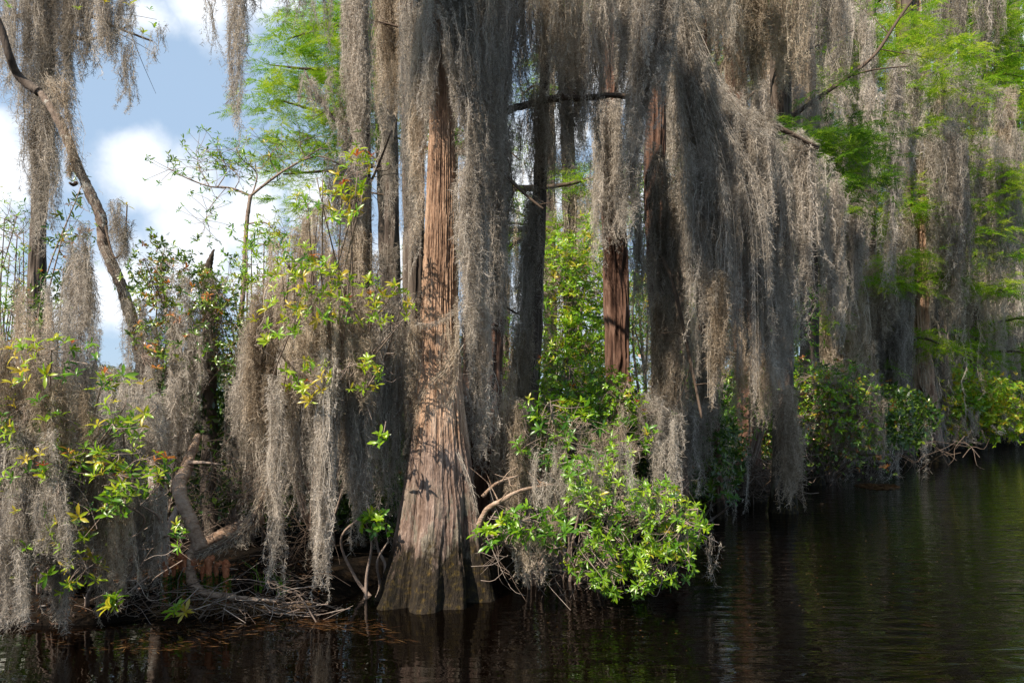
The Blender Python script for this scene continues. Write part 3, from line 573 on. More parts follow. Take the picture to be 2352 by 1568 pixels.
def bgtree(u, Y, r, label, ftone=.55, fmat=None, nl=13, moss=1.0, fol=1.0, group='moss-hung cypress trees on the far bank', vt=-120, mat=None, zmin=2.2, spread=1.0, mosslabel=None, kk=6, z0=.35):
    rng = RNG(); x = (u-1176)*Y/F; H = CAMZ+(HZ-vt)*Y/F
    zb = max(0, float(gz(x, Y))); root = empty('cypress_tree', (x, Y, zb), label, 'tree', group)
    lx = rng.normal(0, .3)
    prof = [(HZ+(CAMZ-z)*F/Y, u+(lx*z/H-rr)*F/Y, u+(lx*z/H+rr)*F/Y) for z, rr in ((-.2, r*2.3), (.3, r*1.9), (1.2, r*1.3), (3, r), (H*.6, r*.8), (H, r*.5))]
    mb = MB(); trunk_mesh(mb, prof, Y, nth=28, nz=70, ridges=.03, lobes=5, rng=rng, ridgef=12); mb.build('trunk', mat or M_barkg, root, True)
    ml, mw = MB(), MB(); Tt, Bb = [], []; sc = (Y/5.4)**.8
    for k in range(nl):
        z = rng.uniform(zmin, H); az = rng.uniform(0, 6.28); Lm = rng.uniform(1.2, 3.0)*spread*(1.15-.5*z/H)
        d = np.array([math.cos(az), math.sin(az)*.7, 0]); c = np.array([x+lx*z/H, Y, z])
        p = [c, c+d*Lm*.5+np.array([0, 0, .25+rng.normal(0, .15)]), c+d*Lm+np.array([0, 0, rng.normal(0, .3)])]
        m = MB(); P = limb(m, p, .05+r*.15, .015, rng, 5); m.build('branch', M_twigd, root, True)
        nm = int(rng.uniform(7, 16)*moss)
        for q in range(nm):
            a = P[rng.integers(2, len(P))]; ln = rng.uniform(.8, 4.2)*rng.uniform(.4, 1.2); Tt.append(a+rng.normal(0, .08, 3)); Bb.append(a+np.array([rng.normal(0, .08), rng.normal(0, .08), -min(ln, a[2]-z0)]))
        if fol:
            for q in range(int(rng.uniform(5, 10)*fol)):
                a = P[rng.integers(len(P)//3, len(P))]; uu = a[0]*F/a[1]+1176; vv = HZ-(a[2]-CAMZ)*F/a[1]; sp = F/Y*.45
                pads(ml, mw, [(uu, vv-sp*.15, sp, sp*.4)], a[1], .5, 4, (Y/8)**.75*.9, rng, ftone, kk=kk, nspr=7, nw=1.3)
    # moss close round the trunk
    for q in range(int(16*moss)):
        z = rng.uniform(zmin+.5, H); az = rng.uniform(0, 6.28); a = np.array([x+lx*z/H+math.cos(az)*r*1.3, Y+math.sin(az)*r*1.3, z]); Tt.append(a); Bb.append(a-np.array([0, 0, min(rng.uniform(1, 3.2), z-z0)]))
    if ml.n: c = ml.build('crown', fmat or M_cyp, root); mw.build('twigs', M_twigd, c)
    if Tt and moss:
        mb = MB(); Tt = np.array(Tt); skeins(mb, Tt, np.array(Bb), .030*sc*rng.uniform(.5, 1.6, len(Tt)), rng, .8, sc)
        tag(mb.build('moss_mass', M_mossw if rng.uniform() < .6 else M_moss), mosslabel or 'pale grey moss streaming from the limbs of '+label, 'moss', None, 'stuff')
    return root

BGTREES = [
 (1905, 19, .2, 'tall grey cypress rising out of the far shrubs, first past the long rope', dict(nl=15)),
 (1985, 24, .24, 'grey cypress thick with moss standing between the far shrubs', dict(nl=16)),
 (2040, 19.5, .17, 'thin dark cypress in front of the reddish one across the bend', dict(nl=15, spread=.9)),
 (1945, 21, .19, 'dark cypress trunk bare below its moss, second past the long rope', dict(nl=12, fol=0, moss=.7, zmin=5, mat='r')),
 (2075, 22.5, .17, 'dark slim trunk half behind the reddish far cypress', dict(nl=12, fol=0, moss=.8, zmin=4.5, mat='r')),
 (2205, 28, .26, 'dark trunk standing bare over the yellow shrub', dict(nl=14, fol=.3, moss=.8, zmin=5, mat='r')),
 (2320, 37, .35, 'dark heavy trunk in the gap at the end of the bank', dict(nl=14, fol=.3, moss=.8, zmin=6, mat='r')),
 (2175, 25, .24, 'cypress just beyond the reddish far trunk with pale strands to the shrubs', dict(nl=18)),
 (2235, 26, .2, 'pale-mossed cypress above the yellow shrub at the far water edge', dict(nl=18)),
 (2290, 30, .3, 'broad dark cypress behind the yellow far shrub', dict(nl=18)),
 (2345, 35, .26, 'bright feathery cypress closing the far bank at the frame edge', dict(nl=20, fol=1.6, ftone=.7, moss=.7)),
 (2440, 42, .25, 'half-seen cypress at the very end of the far bank', dict(nl=16, fol=1.5, ftone=.65)),
 (2120, 33, .3, 'distant cypress glimpsed behind the reddish far trunk', dict(nl=16)),
 (1860, 27, .25, 'distant cypress glimpsed above the far shrubs', dict(nl=16)),
 (1765, 17, .2, 'cypress hidden behind the dense dark moss curtains', dict(nl=14, fol=.7)),
 (1640, 20, .22, 'distant trunk between the fan of moss and the curtain wall', dict(nl=13, fol=.7)),
 (1560, 15, .18, 'cypress behind the shaggy dark trunk', dict(nl=11, fol=.6)),
 (1330, 15, .16, 'slim cypress behind the bright green gap', dict(nl=8, fol=.5, moss=.7, zmin=4.5)),
 (1265, 21, .2, 'distant cypress between the leaning grey tree and the green gap', dict(nl=9, fol=.6, zmin=5.5)),
 (1150, 13, .17, 'cypress glimpsed between the great trunk and the leaning grey tree', dict(nl=9, fol=.4, zmin=4)),
 (1035, 16, .17, 'cypress hidden behind the great flared trunk', dict(nl=8, fol=.4, zmin=4)),
]
for a in BGTREES:
    if len(a) > 4 and a[4].get('mat') == 'r': a[4]['mat'] = M_barkr
for a in BGTREES: bgtree(*a[:4], **(a[4] if len(a) > 4 else {}))

# ================================================================== MOSS

CURTAINS = [
 # --- top left
 ([(20, -70, 30, 250), (90, -80, 95, 330), (150, -80, 150, 300), (200, -70, 205, 230)], 7.7, 'tangled moss mass wrapping the top of the edge cypress column', dict(n=22, per=4, depth=.3, dens=1.1)),
 ([(62, 200, 62, 560), (95, 180, 90, 700), (130, 200, 130, 640)], 7.75, 'moss sleeve down the edge cypress column', dict(n=11, per=4, depth=.15)),
 ([(215, -40, 220, 190), (260, -20, 255, 165), (310, 10, 300, 120)], 7.6, 'ragged dark moss fringe under the top branch by the sky', dict(n=12, per=3, depth=.3)),
 ([(297, 70, 286, 280)], 7.5, 'single dark tassel of moss against the blue sky', dict(n=1, per=6, rag=.2, r=.035)),
 ([(345, 50, 350, 165), (368, 70, 362, 130)], 7.4, 'small wispy moss at the tip of the top branch', dict(n=3, per=2, r=.015)),
 ([(-20, -40, 0, 200), (30, 60, 40, 320)], 7.2, 'thin moss veil beyond the dark bare branch', dict(n=6, per=2, r=.018)),
 ([(470, -80, 478, 120), (480, 0, 492, 180)], 6.2, 'thin curved moss string hanging in the open sky', dict(n=2, per=2, r=.014, rag=.1, depth=.1)),
 ([(520, -80, 536, 330), (550, -90, 540, 380), (560, -90, 548, 200)], 6.1, 'long tapering moss tail hanging alone in the sky', dict(n=5, per=3, r=.026, depth=.1, rag=.55)),
 ([(482, -90, 470, -20), (560, -90, 572, 40), (600, -90, 605, 25)], 6.3, 'short moss tufts along the top over the sky', dict(n=6, per=2, depth=.2)),
 # --- poles by the sky
 ([(795, -80, 800, 420), (820, -80, 820, 600), (846, -80, 845, 420)], 8.55, 'moss sheathing the straight pole at the sky edge', dict(n=14, per=4, depth=.12)),
 ([(690, 150, 705, 255), (720, 180, 735, 285), (770, 262, 780, 330), (800, 270, 800, 380)], 8.6, 'moss on the upturned limb of the sky-edge pole', dict(n=9, per=3, depth=.1)),
 ([(880, 90, 884, 520), (900, 90, 900, 640)], 10.3, 'moss sheathing the slim middle pole', dict(n=7, per=4, depth=.12)),
 ([(862, -80, 875, 330), (905, -80, 905, 250), (930, -80, 935, 380)], 7.6, 'warm pinkish moss hanging before the slim pole', dict(n=14, per=4, depth=.3, mat='w')),
 ([(925, 40, 935, 560), (950, 40, 945, 700), (970, 40, 962, 640)], 6.4, 'long moss curtain down the sky side of the great trunk', dict(n=10, per=4, depth=.25)),
 ([(640, -90, 650, 60), (700, -90, 705, 120), (760, -90, 765, 160)], 9.5, 'thin moss strands over the bright feathery crown', dict(n=7, per=2, r=.018)),
 # --- great trunk
 ([(985, 40, 962, 420), (972, 20, 950, 700), (962, 60, 944, 560)], 5.67, 'pale moss rope clinging to the sunny edge of the great trunk', dict(n=6, per=5, depth=.05, r=.022, mat='w')),
 ([(1012, 20, 1050, 260), (1034, -60, 1078, 420), (1054, -60, 1098, 620), (1068, -60, 1118, 560)], 5.33, 'heavy moss shawl over the shaded shoulder of the great trunk', dict(n=15, per=5, depth=.1, r=.03)),
 ([(1064, 420, 1064, 720), (1080, 400, 1088, 860), (1106, 380, 1108, 780)], 5.45, 'middle tier of moss down the shaded side of the great trunk', dict(n=10, per=5, depth=.1)),
 ([(1066, 700, 1080, 1010), (1085, 680, 1108, 1180), (1112, 700, 1130, 1090)], 5.70, 'dark bluish moss falling behind the great trunk flare', dict(n=10, per=4, depth=.12)),
 ([(960, -80, 965, 60), (1000, -90, 1005, 60), (1040, -90, 1050, 140)], 5.30, 'moss cap high on the great trunk', dict(n=9, per=5, depth=.12)),
 ([(960, 640, 948, 960), (954, 800, 940, 1100)], 5.50, 'wispy moss strip beside the orange sunlit bark', dict(n=4, per=4, depth=.04, r=.018, mat='w')),
 ([(1004, 30, 980, 330), (994, 50, 966, 430)], 5.38, 'pale moss fold parting over the top of the great trunk', dict(n=4, per=4, depth=.04, r=.024)),
 ([(1044, 700, 1042, 900), (1022, 790, 1018, 960)], 5.33, 'thin sunlit moss wisps across the orange bark', dict(n=4, per=2, depth=.03, r=.016, mat='w')),
 # --- dark centre
 ([(1080, -90, 1085, 420), (1120, -90, 1120, 620), (1170, -90, 1165, 560)], 6.0, 'nearly black moss sheet behind the great trunk', dict(n=18, per=5, depth=.25, rag=.4)),
 ([(1090, 300, 1100, 760), (1140, 330, 1130, 900), (1160, 420, 1150, 800)], 6.1, 'lower dark moss sheet between great trunk and leaning tree', dict(n=10, per=5, depth=.2)),
 ([(1150, -90, 1160, 380), (1200, -90, 1195, 300), (1230, -90, 1235, 300)], 6.3, 'shaded moss curtain at the broken root of the horizontal bare limb', dict(n=12, per=4, depth=.3)),
 ([(1190, 240, 1190, 470), (1240, 230, 1240, 520), (1262, 228, 1275, 440)], 6.45, 'moss slung from the horizontal bare limb', dict(n=8, per=4, depth=.08, mat='w')),
 ([(1218, 470, 1195, 800), (1240, 480, 1222, 760), (1205, 560, 1180, 920)], 6.9, 'moss coat on the upper leaning grey tree', dict(n=9, per=4, depth=.15)),
 ([(1190, 780, 1165, 1120), (1220, 760, 1200, 980)], 7.0, 'moss coat on the lower leaning grey tree', dict(n=7, per=4, depth=.15, mat='w')),
 ([(1240, -90, 1245, 280), (1290, -90, 1290, 250), (1340, -90, 1335, 230)], 5.9, 'warm moss fringe above the horizontal bare limb', dict(n=15, per=4, depth=.25, mat='w')),
 ([(1280, 60, 1285, 400), (1310, 60, 1310, 480), (1350, 60, 1345, 380)], 6.8, 'dark ragged moss past the end of the horizontal bare limb', dict(n=10, per=4, depth=.2)),
 ([(1345, -90, 1350, 480), (1380, -90, 1375, 420), (1400, -90, 1395, 230)], 6.6, 'moss curtain before the reddish cypress', dict(n=12, per=4, depth=.25, rag=.45)),
 ([(1372, 230, 1376, 700), (1400, 230, 1402, 560), (1432, 230, 1434, 620)], 9.0, 'moss strips framing the reddish cypress bark', dict(n=12, per=3, depth=.1)),
 ([(1420, -90, 1425, 240), (1450, -90, 1455, 300)], 7.2, 'moss curtain above the tip of the bare limb', dict(n=9, per=4, depth=.2)),
 # --- long pointed drape, and the fan
 ([(1460, -90, 1440, 420), (1490, -90, 1412, 740), (1520, -90, 1440, 520)], 5.8, 'long silvery moss pennant ending in a point before the reddish cypress', dict(n=8, per=5, depth=.12, r=.026, p=1.1, rag=.25)),
 ([(1500, -90, 1480, 220), (1540, -90, 1490, 380), (1570, -60, 1500, 300)], 5.6, 'pale bluish moss shock beside the pointed pennant', dict(n=11, per=5, depth=.12, p=1.1)),
 ([(1545, -60, 1560, 420), (1575, 20, 1590, 560), (1600, 120, 1640, 700), (1640, 220, 1665, 820)], 6.6, 'upper sweep of the great moss fan', dict(n=15, per=5, depth=.2, p=1.0, r=.03)),
 ([(1650, 240, 1660, 880), (1690, 265, 1700, 760), (1740, 285, 1745, 640), (1775, 290, 1770, 560)], 6.55, 'outer sweep of the great moss fan hanging from the arching limb', dict(n=15, per=5, depth=.2, p=.8, r=.03)),
 ([(1590, 340, 1580, 760), (1620, 380, 1620, 860), (1665, 420, 1660, 960), (1690, 420, 1700, 820)], 6.3, 'long silvery moss beard hanging lowest beneath the fan', dict(n=14, per=5, depth=.15, rag=.3)),
 ([(1640, 620, 1648, 960), (1665, 640, 1660, 900)], 6.15, 'bright pointed moss tip at the foot of the silvery beard', dict(n=5, per=5, depth=.06, rag=.25, mat='w')),
 ([(1505, 380, 1500, 800), (1540, 420, 1535, 900), (1570, 480, 1560, 760)], 7.4, 'dark moss packed against the shaggy cypress', dict(n=12, per=5, depth=.2)),
 ([(1500, 700, 1490, 900), (1540, 760, 1545, 1080), (1570, 800, 1560, 1010)], 7.2, 'sunlit brown moss skirt on the shaggy cypress', dict(n=11, per=5, depth=.2, mat='w')),
 ([(1590, 760, 1585, 1060), (1620, 780, 1612, 1140), (1650, 800, 1650, 1000)], 8.6, 'moss skirt over the pale split base', dict(n=10, per=4, depth=.25)),
 # --- curtain wall
 ([(1700, 340, 1700, 860), (1740, 340, 1740, 940), (1780, 340, 1775, 900)], 7.0, 'dense dark moss wall, section nearest the fan', dict(n=10, per=5, depth=.25)),
 ([(1790, 330, 1795, 780), (1840, 340, 1840, 820), (1880, 345, 1882, 600)], 7.1, 'dense dark moss wall, section under the green sprays', dict(n=10, per=5, depth=.25)),
 ([(1890, 350, 1895, 560), (1920, 400, 1915, 800), (1935, 420, 1925, 640)], 7.3, 'thin outer edge of the dark moss wall over the canal', dict(n=7, per=4, depth=.15)),
 ([(1740, 560, 1745, 900), (1790, 560, 1790, 960), (1820, 560, 1825, 840)], 8.2, 'second dark moss wall behind the first', dict(n=12, per=4, depth=.25)),
 ([(1680, 720, 1690, 980), (1730, 760, 1740, 1030), (1780, 800, 1790, 980)], 8.6, 'brown moss above the tangled roots', dict(n=12, per=4, depth=.3, mat='w')),
 ([(1795, 900, 1800, 1080), (1822, 960, 1812, 1190), (1838, 985, 1818, 1120)], 7.9, 'pointed moss cone dipping to the black water', dict(n=7, per=6, depth=.1, rag=.3, mat='w', r=.03)),
 # --- top right
 ([(1600, -90, 1605, 60), (1640, -90, 1640, 130), (1680, -90, 1690, 170)], 8.0, 'moss tufts above the arching limb', dict(n=10, per=4, depth=.3)),
 ([(1690, -90, 1690, 250), (1730, -90, 1735, 280), (1760, -90, 1755, 200)], 8.8, 'brown moss curtain behind the arching limb', dict(n=14, per=4, depth=.3, mat='w')),
 ([(1770, -90, 1770, 180), (1800, -90, 1805, 260), (1850, -90, 1850, 210)], 9.3, 'pink-lit moss clumps above the slanting limb', dict(n=15, per=4, depth=.4, mat='w')),
 ([(1860, -90, 1865, 160), (1900, -90, 1900, 230), (1940, -90, 1935, 130)], 10, 'wispy moss near the top of the slanting limb', dict(n=12, per=3, depth=.5)),
 ([(1830, 240, 1830, 330), (1870, 210, 1875, 400), (1930, 190, 1935, 300), (1985, 150, 1990, 260)], 10.1, 'moss tags dangling from the slanting limb', dict(n=10, per=3, depth=.15)),
 ([(1700, 180, 1700, 330), (1760, 200, 1765, 360), (1830, 230, 1830, 480), (1880, 260, 1880, 460)], 11.2, 'shadowed moss behind the slanting limb', dict(n=16, per=4, depth=.4)),
 ([(2052, 140, 2040, 780), (2070, 150, 2050, 560)], 13, 'very long straight moss rope across the far trees', dict(n=3, per=5, depth=.1, r=.03, rag=.15)),
 ([(2095, 160, 2090, 520), (2120, 160, 2110, 380)], 14, 'thick dark moss rope beside the very long one', dict(n=3, per=5, depth=.1, r=.03, rag=.3)),
 ([(1990, 160, 1992, 330), (2020, 190, 2018, 480)], 12.5, 'short dark moss rope hanging just before the very long one', dict(n=3, per=4, depth=.15, r=.026)),
 ([(2190, 150, 2190, 330), (2230, 160, 2235, 300), (2270, 220, 2270, 340)], 16, 'dark moss bunch near the patch of blue sky', dict(n=8, per=4, depth=.3)),
 ([(1960, 600, 1960, 780), (2000, 610, 2000, 850), (2060, 560, 2060, 760)], 18, 'pale sunlit moss under the low green pads', dict(n=14, per=4, depth=.5, mat='w')),
 ([(2060, 560, 2060, 980), (2090, 560, 2085, 1010)], 18.5, 'moss streaming beside the reddish far trunk', dict(n=7, per=4, depth=.3)),
 ([(2180, 400, 2185, 800), (2215, 420, 2215, 760)], 19, 'tall pale moss streamers past the reddish far trunk', dict(n=7, per=4, depth=.3, mat='w')),
 # --- more of the right half
 ([(1600, -90, 1600, 240), (1650, -90, 1655, 330), (1700, -90, 1700, 300)], 9.6, 'brown moss hiding the trunks over the arching limb', dict(n=16, per=5, depth=.4, mat='w')),
 ([(1560, -90, 1570, 160), (1620, -90, 1625, 90)], 7.2, 'short moss tufts at the root of the arching limb', dict(n=10, per=5, depth=.2)),
 ([(1740, 60, 1740, 420), (1800, 60, 1800, 480), (1860, 40, 1865, 420)], 12.2, 'broad brown moss curtain in the shade behind the slanting limb', dict(n=20, per=5, depth=.5, mat='w')),
 ([(1900, 0, 1905, 330), (1950, 20, 1950, 300), (2010, 40, 2010, 360)], 13.5, 'loose grey moss crossing behind the upper slanting limb', dict(n=16, per=4, depth=.6)),
 ([(1880, 420, 1885, 760), (1930, 440, 1930, 860), (1985, 420, 1985, 720)], 14.2, 'grey moss streamers below the deep green sprays', dict(n=18, per=5, depth=.5)),
 ([(2100, 200, 2100, 560), (2160, 200, 2160, 620), (2210, 240, 2210, 520)], 20, 'shadowy moss drifts between the far trunks', dict(n=20, per=5, depth=.8)),
 ([(2240, 600, 2240, 880), (2290, 620, 2290, 900), (2340, 600, 2345, 860)], 27, 'long moss streamers darkening the end of the bank', dict(n=26, per=5, depth=1.2)),
 ([(2130, 580, 2135, 860), (2180, 600, 2180, 900), (2230, 590, 2230, 840)], 25, 'moss streamers just beyond the reddish far trunk', dict(n=24, per=5, depth=1.0, mat='w')),
 ([(1880, 680, 1880, 900), (1930, 680, 1930, 880), (1990, 700, 1990, 930)], 17.5, 'sunlit brown moss low above the far mixed shrub', dict(n=22, per=5, depth=.7, mat='w')),
 ([(2010, 720, 2010, 960), (2040, 730, 2042, 1010), (2075, 740, 2072, 960)], 18.6, 'grey moss tails beside the foot of the reddish far trunk', dict(n=14, per=5, depth=.4)),
 ([(2290, 200, 2290, 420), (2330, 230, 2332, 480)], 24, 'pink-lit moss tassels against the sky patch', dict(n=8, per=4, depth=.4, mat='w')),
 ([(2250, 700, 2252, 960), (2310, 720, 2310, 930)], 29, 'dark moss closing the gap above the yellow shrub', dict(n=16, per=5, depth=1.0)),
 ([(1160, 240, 1150, 520), (1110, 100, 1105, 480), (1190, 420, 1170, 700)], 6.8, 'deep shadowed moss between the dark cypress and the leaning tree', dict(n=12, per=5, depth=.3)),
 ([(1460, 380, 1455, 760), (1480, 500, 1478, 820)], 8.0, 'thin grey moss between the pennant and the shaggy cypress', dict(n=6, per=4, depth=.15)),
 ([(1470, 900, 1470, 1010), (1510, 920, 1510, 1060), (1560, 980, 1560, 1100)], 6.9, 'grey moss at the back of the leafy bush crown', dict(n=8, per=5, depth=.3)),
 # --- far rows
 ([(1590, 180, 1590, 620), (1640, 160, 1640, 760), (1700, 200, 1700, 640)], 14.5, 'shaded moss screen far behind the great fan', dict(n=16, per=5, depth=.6)),
 ([(1270, 1060, 1268, 1160), (1350, 1050, 1350, 1170), (1430, 1060, 1430, 1190), (1490, 1120, 1490, 1220)], 4.75, 'thin grey moss wisps caught among the bright bush leaves', dict(n=12, per=2, depth=.12, top=.12, r=.018)),
 ([(1515, 120, 1515, 520), (1550, 100, 1550, 600), (1580, 140, 1580, 480)], 12, 'shaded moss closing the gap beside the shaggy cypress', dict(n=9, per=5, depth=.4)),
 ([(1500, 900, 1495, 1120), (1560, 900, 1560, 1150), (1610, 950, 1605, 1170)], 8.1, 'long moss fringe trailing to the water past the leafy bush', dict(n=11, per=5, depth=.25)),
 ([(1900, 320, 1900, 600), (1940, 330, 1940, 640), (1990, 300, 1990, 560)], 15.5, 'grey moss screen behind the deep green sprays', dict(n=18, per=5, depth=.6)),
 ([(2140, 300, 2140, 620), (2180, 290, 2180, 680), (2220, 320, 2220, 600)], 18.2, 'loose grey streamers past the thick dark rope', dict(n=14, per=4, depth=.5)),
 ([(2240, 340, 2240, 640), (2290, 350, 2290, 700), (2340, 330, 2340, 620)], 21, 'grey streamers below the moss garland', dict(n=20, per=5, depth=.8)),
 ([(1990, 860, 1990, 1000), (2040, 840, 2040, 1020)], 19, 'grey moss tails dragging low at the dark trunks', dict(n=10, per=5, depth=.5)),
 ([(2140, 700, 2142, 960), (2170, 720, 2170, 1000)], 22, 'dark grey moss between reddish far trunk and yellow shrub', dict(n=10, per=5, depth=.5)),
 ([(2120, -60, 2120, 220), (2180, -60, 2180, 160), (2240, -60, 2240, 240), (2300, -60, 2300, 140)], 17, 'wispy moss strings over the top green feathers', dict(n=18, per=3, depth=.8)),
 # --- left foreground mass
 ([(-40, 960, -30, 1300), (30, 960, 20, 1500), (70, 1000, 60, 1440)], 4.35, 'big silvery moss beard at the near water edge, lowest of all', dict(n=17, per=6, depth=.15, r=.03)),
 ([(-30, 800, -20, 1100), (50, 770, 50, 1130), (120, 780, 120, 1120)], 4.6, 'sunlit moss heap at the picture edge', dict(n=11, per=4, top=.25, depth=.2, mat='w', r=.03)),
 ([(110, 800, 110, 1180), (170, 830, 170, 1150), (220, 850, 215, 1060)], 4.9, 'moss heap below the leaning tree', dict(n=11, per=4, top=.22, depth=.2, r=.03)),
 ([(90, 1080, 90, 1420), (140, 1100, 145, 1480), (190, 1120, 190, 1300)], 4.5, 'moss hanging low beside the near beard', dict(n=13, per=5, depth=.15)),
 ([(200, 1050, 200, 1350), (250, 1100, 255, 1470), (300, 1130, 300, 1380)], 4.6, 'narrow moss tails before the knees', dict(n=11, per=4, depth=.15, mat='w')),
 ([(300, 1120, 300, 1400), (335, 1140, 335, 1400), (365, 1160, 360, 1370)], 4.75, 'moss column directly beside the cypress knees', dict(n=10, per=5, depth=.1)),
 ([(230, 880, 230, 1150), (290, 900, 290, 1120), (350, 860, 350, 1060)], 5.3, 'shaded moss behind the glossy leaf sprigs', dict(n=9, per=4, depth=.2)),
 ([(-20, 1220, -20, 1450), (60, 1250, 65, 1520)], 4.2, 'low wisps of moss over the black corner water', dict(n=7, per=4, depth=.1)),
 # --- more near moss
 ([(-20, 840, -20, 1060), (60, 850, 60, 1010), (150, 900, 150, 1080), (220, 960, 225, 1130)], 4.25, 'front tier of pale moss on the near bush top', dict(n=13, per=4, depth=.1, top=.14, mat='w')),
 ([(20, 1080, 20, 1330), (110, 1060, 110, 1300), (180, 1150, 180, 1330)], 4.15, 'front tier of pale moss on the near bush waist', dict(n=10, per=4, depth=.1, top=.14)),
 ([(240, 980, 245, 1140), (310, 960, 310, 1090), (370, 960, 370, 1060)], 4.8, 'moss swatches above the glossy leaf sprig', dict(n=14, per=5, depth=.12, top=.12)),
 ([(560, 780, 545, 1000), (600, 800, 590, 1060), (540, 860, 530, 980)], 5.9, 'olive moss at the sky side foot of the central mound', dict(n=12, per=5, depth=.2, top=.12)),
 ([(660, 740, 660, 980), (720, 700, 720, 960), (780, 720, 780, 980), (850, 740, 850, 1000)], 5.2, 'front apron of sunlit moss on the central mound', dict(n=24, per=5, depth=.12, top=.16, mat='w')),
 # behind leaning tree
 ([(160, 620, 120, 820), (182, 575, 180, 860), (214, 640, 245, 840)], 6.3, 'grey moss cone at the foot of the leaning tree', dict(n=8, per=5, top=.12, depth=.15, r=.03)),
 ([(262, 450, 270, 620), (285, 470, 285, 640)], 6.5, 'moss bottle-brush tuft beside the leaning tree', dict(n=3, per=5, depth=.05)),
 ([(330, 730, 330, 900), (390, 700, 385, 1000), (440, 720, 435, 1010), (470, 740, 465, 900)], 6.2, 'olive-grey moss mound between leaning tree and broken snag', dict(n=13, per=5, top=.22, depth=.25, r=.03)),
 ([(120, 640, 110, 900), (240, 800, 240, 1000), (310, 820, 320, 1040)], 6.0, 'dark moss low around the leaning tree foot', dict(n=10, per=4, top=.2, depth=.25)),
 ([(340, 900, 335, 1060), (400, 920, 400, 1130), (450, 930, 450, 1020)], 5.9, 'shadowy moss above the peeling dead trunk', dict(n=12, per=4, depth=.2)),
 ([(475, 640, 470, 860), (500, 660, 500, 880)], 6.6, 'moss clinging to the broken snag', dict(n=5, per=4, depth=.06)),
 # centre-left mound
 ([(620, 640, 600, 900), (680, 590, 660, 860), (730, 570, 725, 900), (790, 580, 790, 900), (840, 600, 850, 880)], 5.9, 'tawny moss dome of the central mound', dict(n=30, per=5, top=.2, depth=.3, mat='w', r=.03)),
 ([(575, 700, 560, 1000), (620, 720, 600, 1060), (640, 760, 630, 1000)], 5.75, 'moss slope on the sky side of the central mound', dict(n=14, per=5, depth=.2, mat='w')),
 ([(640, 860, 628, 1380)], 5.15, 'slim moss tail touching the root bank', dict(n=2, per=5, depth=.04, rag=.1, r=.024)),
 ([(650, 820, 640, 1180), (690, 830, 690, 1260), (715, 840, 715, 1150)], 5.35, 'tall moss column inside the central mound', dict(n=11, per=5, depth=.12)),
 ([(735, 840, 728, 1400), (760, 830, 740, 1420), (775, 860, 752, 1300)], 5.05, 'longest silver moss tail reaching the water beside the roots', dict(n=6, per=7, depth=.06, rag=.22, r=.03)),
 ([(790, 860, 785, 1200), (820, 850, 820, 1310), (850, 860, 845, 1180)], 5.25, 'moss column nearest the longest tail', dict(n=11, per=5, depth=.1)),
 ([(860, 700, 855, 1150), (900, 690, 890, 1300), (930, 720, 925, 1180)], 5.6, 'moss curtain between central mound and great trunk', dict(n=14, per=5, depth=.15)),
 ([(800, 600, 800, 980), (860, 620, 860, 1020), (910, 660, 915, 980)], 5.9, 'upper moss curtain beside the great trunk', dict(n=15, per=5, top=.2, depth=.2)),
 ([(560, 900, 560, 1180), (600, 920, 590, 1240), (520, 900, 520, 1100)], 6.4, 'dim moss in the hollow behind the swooping vine', dict(n=12, per=4, depth=.3)),
 ([(760, 380, 740, 560), (800, 400, 800, 600), (840, 420, 850, 620)], 7.4, 'moss wad under the sky-edge pole', dict(n=12, per=5, depth=.25)),
 # right of great trunk
 ([(1140, 950, 1140, 1240), (1180, 930, 1180, 1290), (1215, 960, 1215, 1180)], 6.0, 'warm lit moss between great trunk and leafy bush', dict(n=13, per=5, depth=.25, mat='w')),
 ([(1190, 1220, 1190, 1340), (1215, 1230, 1215, 1370), (1290, 1220, 1285, 1300)], 5.0, 'short brown moss under the leafy bush', dict(n=7, per=4, depth=.15, mat='w')),
 ([(1260, 1010, 1255, 1130), (1330, 990, 1330, 1120), (1400, 980, 1400, 1130), (1480, 990, 1480, 1120)], 5.9, 'moss spread over the crown of the leafy bush', dict(n=12, per=3, depth=.3, mat='w', top=.12)),
 ([(1230, 1060, 1225, 1200), (1290, 1080, 1290, 1210), (1380, 1100, 1380, 1190)], 5.1, 'grey moss scraps among the bright bush leaves', dict(n=10, per=3, depth=.2)),
 ([(1500, 1000, 1500, 1170), (1550, 1010, 1548, 1180), (1440, 1150, 1440, 1230)], 5.6, 'grey moss at the canal side of the leafy bush', dict(n=9, per=3, depth=.2)),
 ([(1640, 1240, 1642, 1370)], 5.6, 'thin moss thread at the end of a bare twig over the water', dict(n=1, per=2, r=.01)),
 # right bank
 ([(1830, 880, 1830, 1040), (1900, 880, 1900, 1060), (1970, 880, 1965, 1070), (2030, 880, 2030, 1050)], 13, 'moss hanging through the far mixed shrub', dict(n=34, per=4, depth=.9, top=.16, mat='w')),
 ([(2150, 930, 2150, 1040), (2200, 945, 2200, 1030), (2270, 950, 2270, 1010), (2330, 960, 2330, 990)], 21.5, 'grey moss skirt of the yellow far shrub', dict(n=16, per=3, depth=.6)),
]
for c_ in CURTAINS:
    if len(c_) > 3 and c_[3].get('mat') == 'w': c_[3]['mat'] = M_mossw
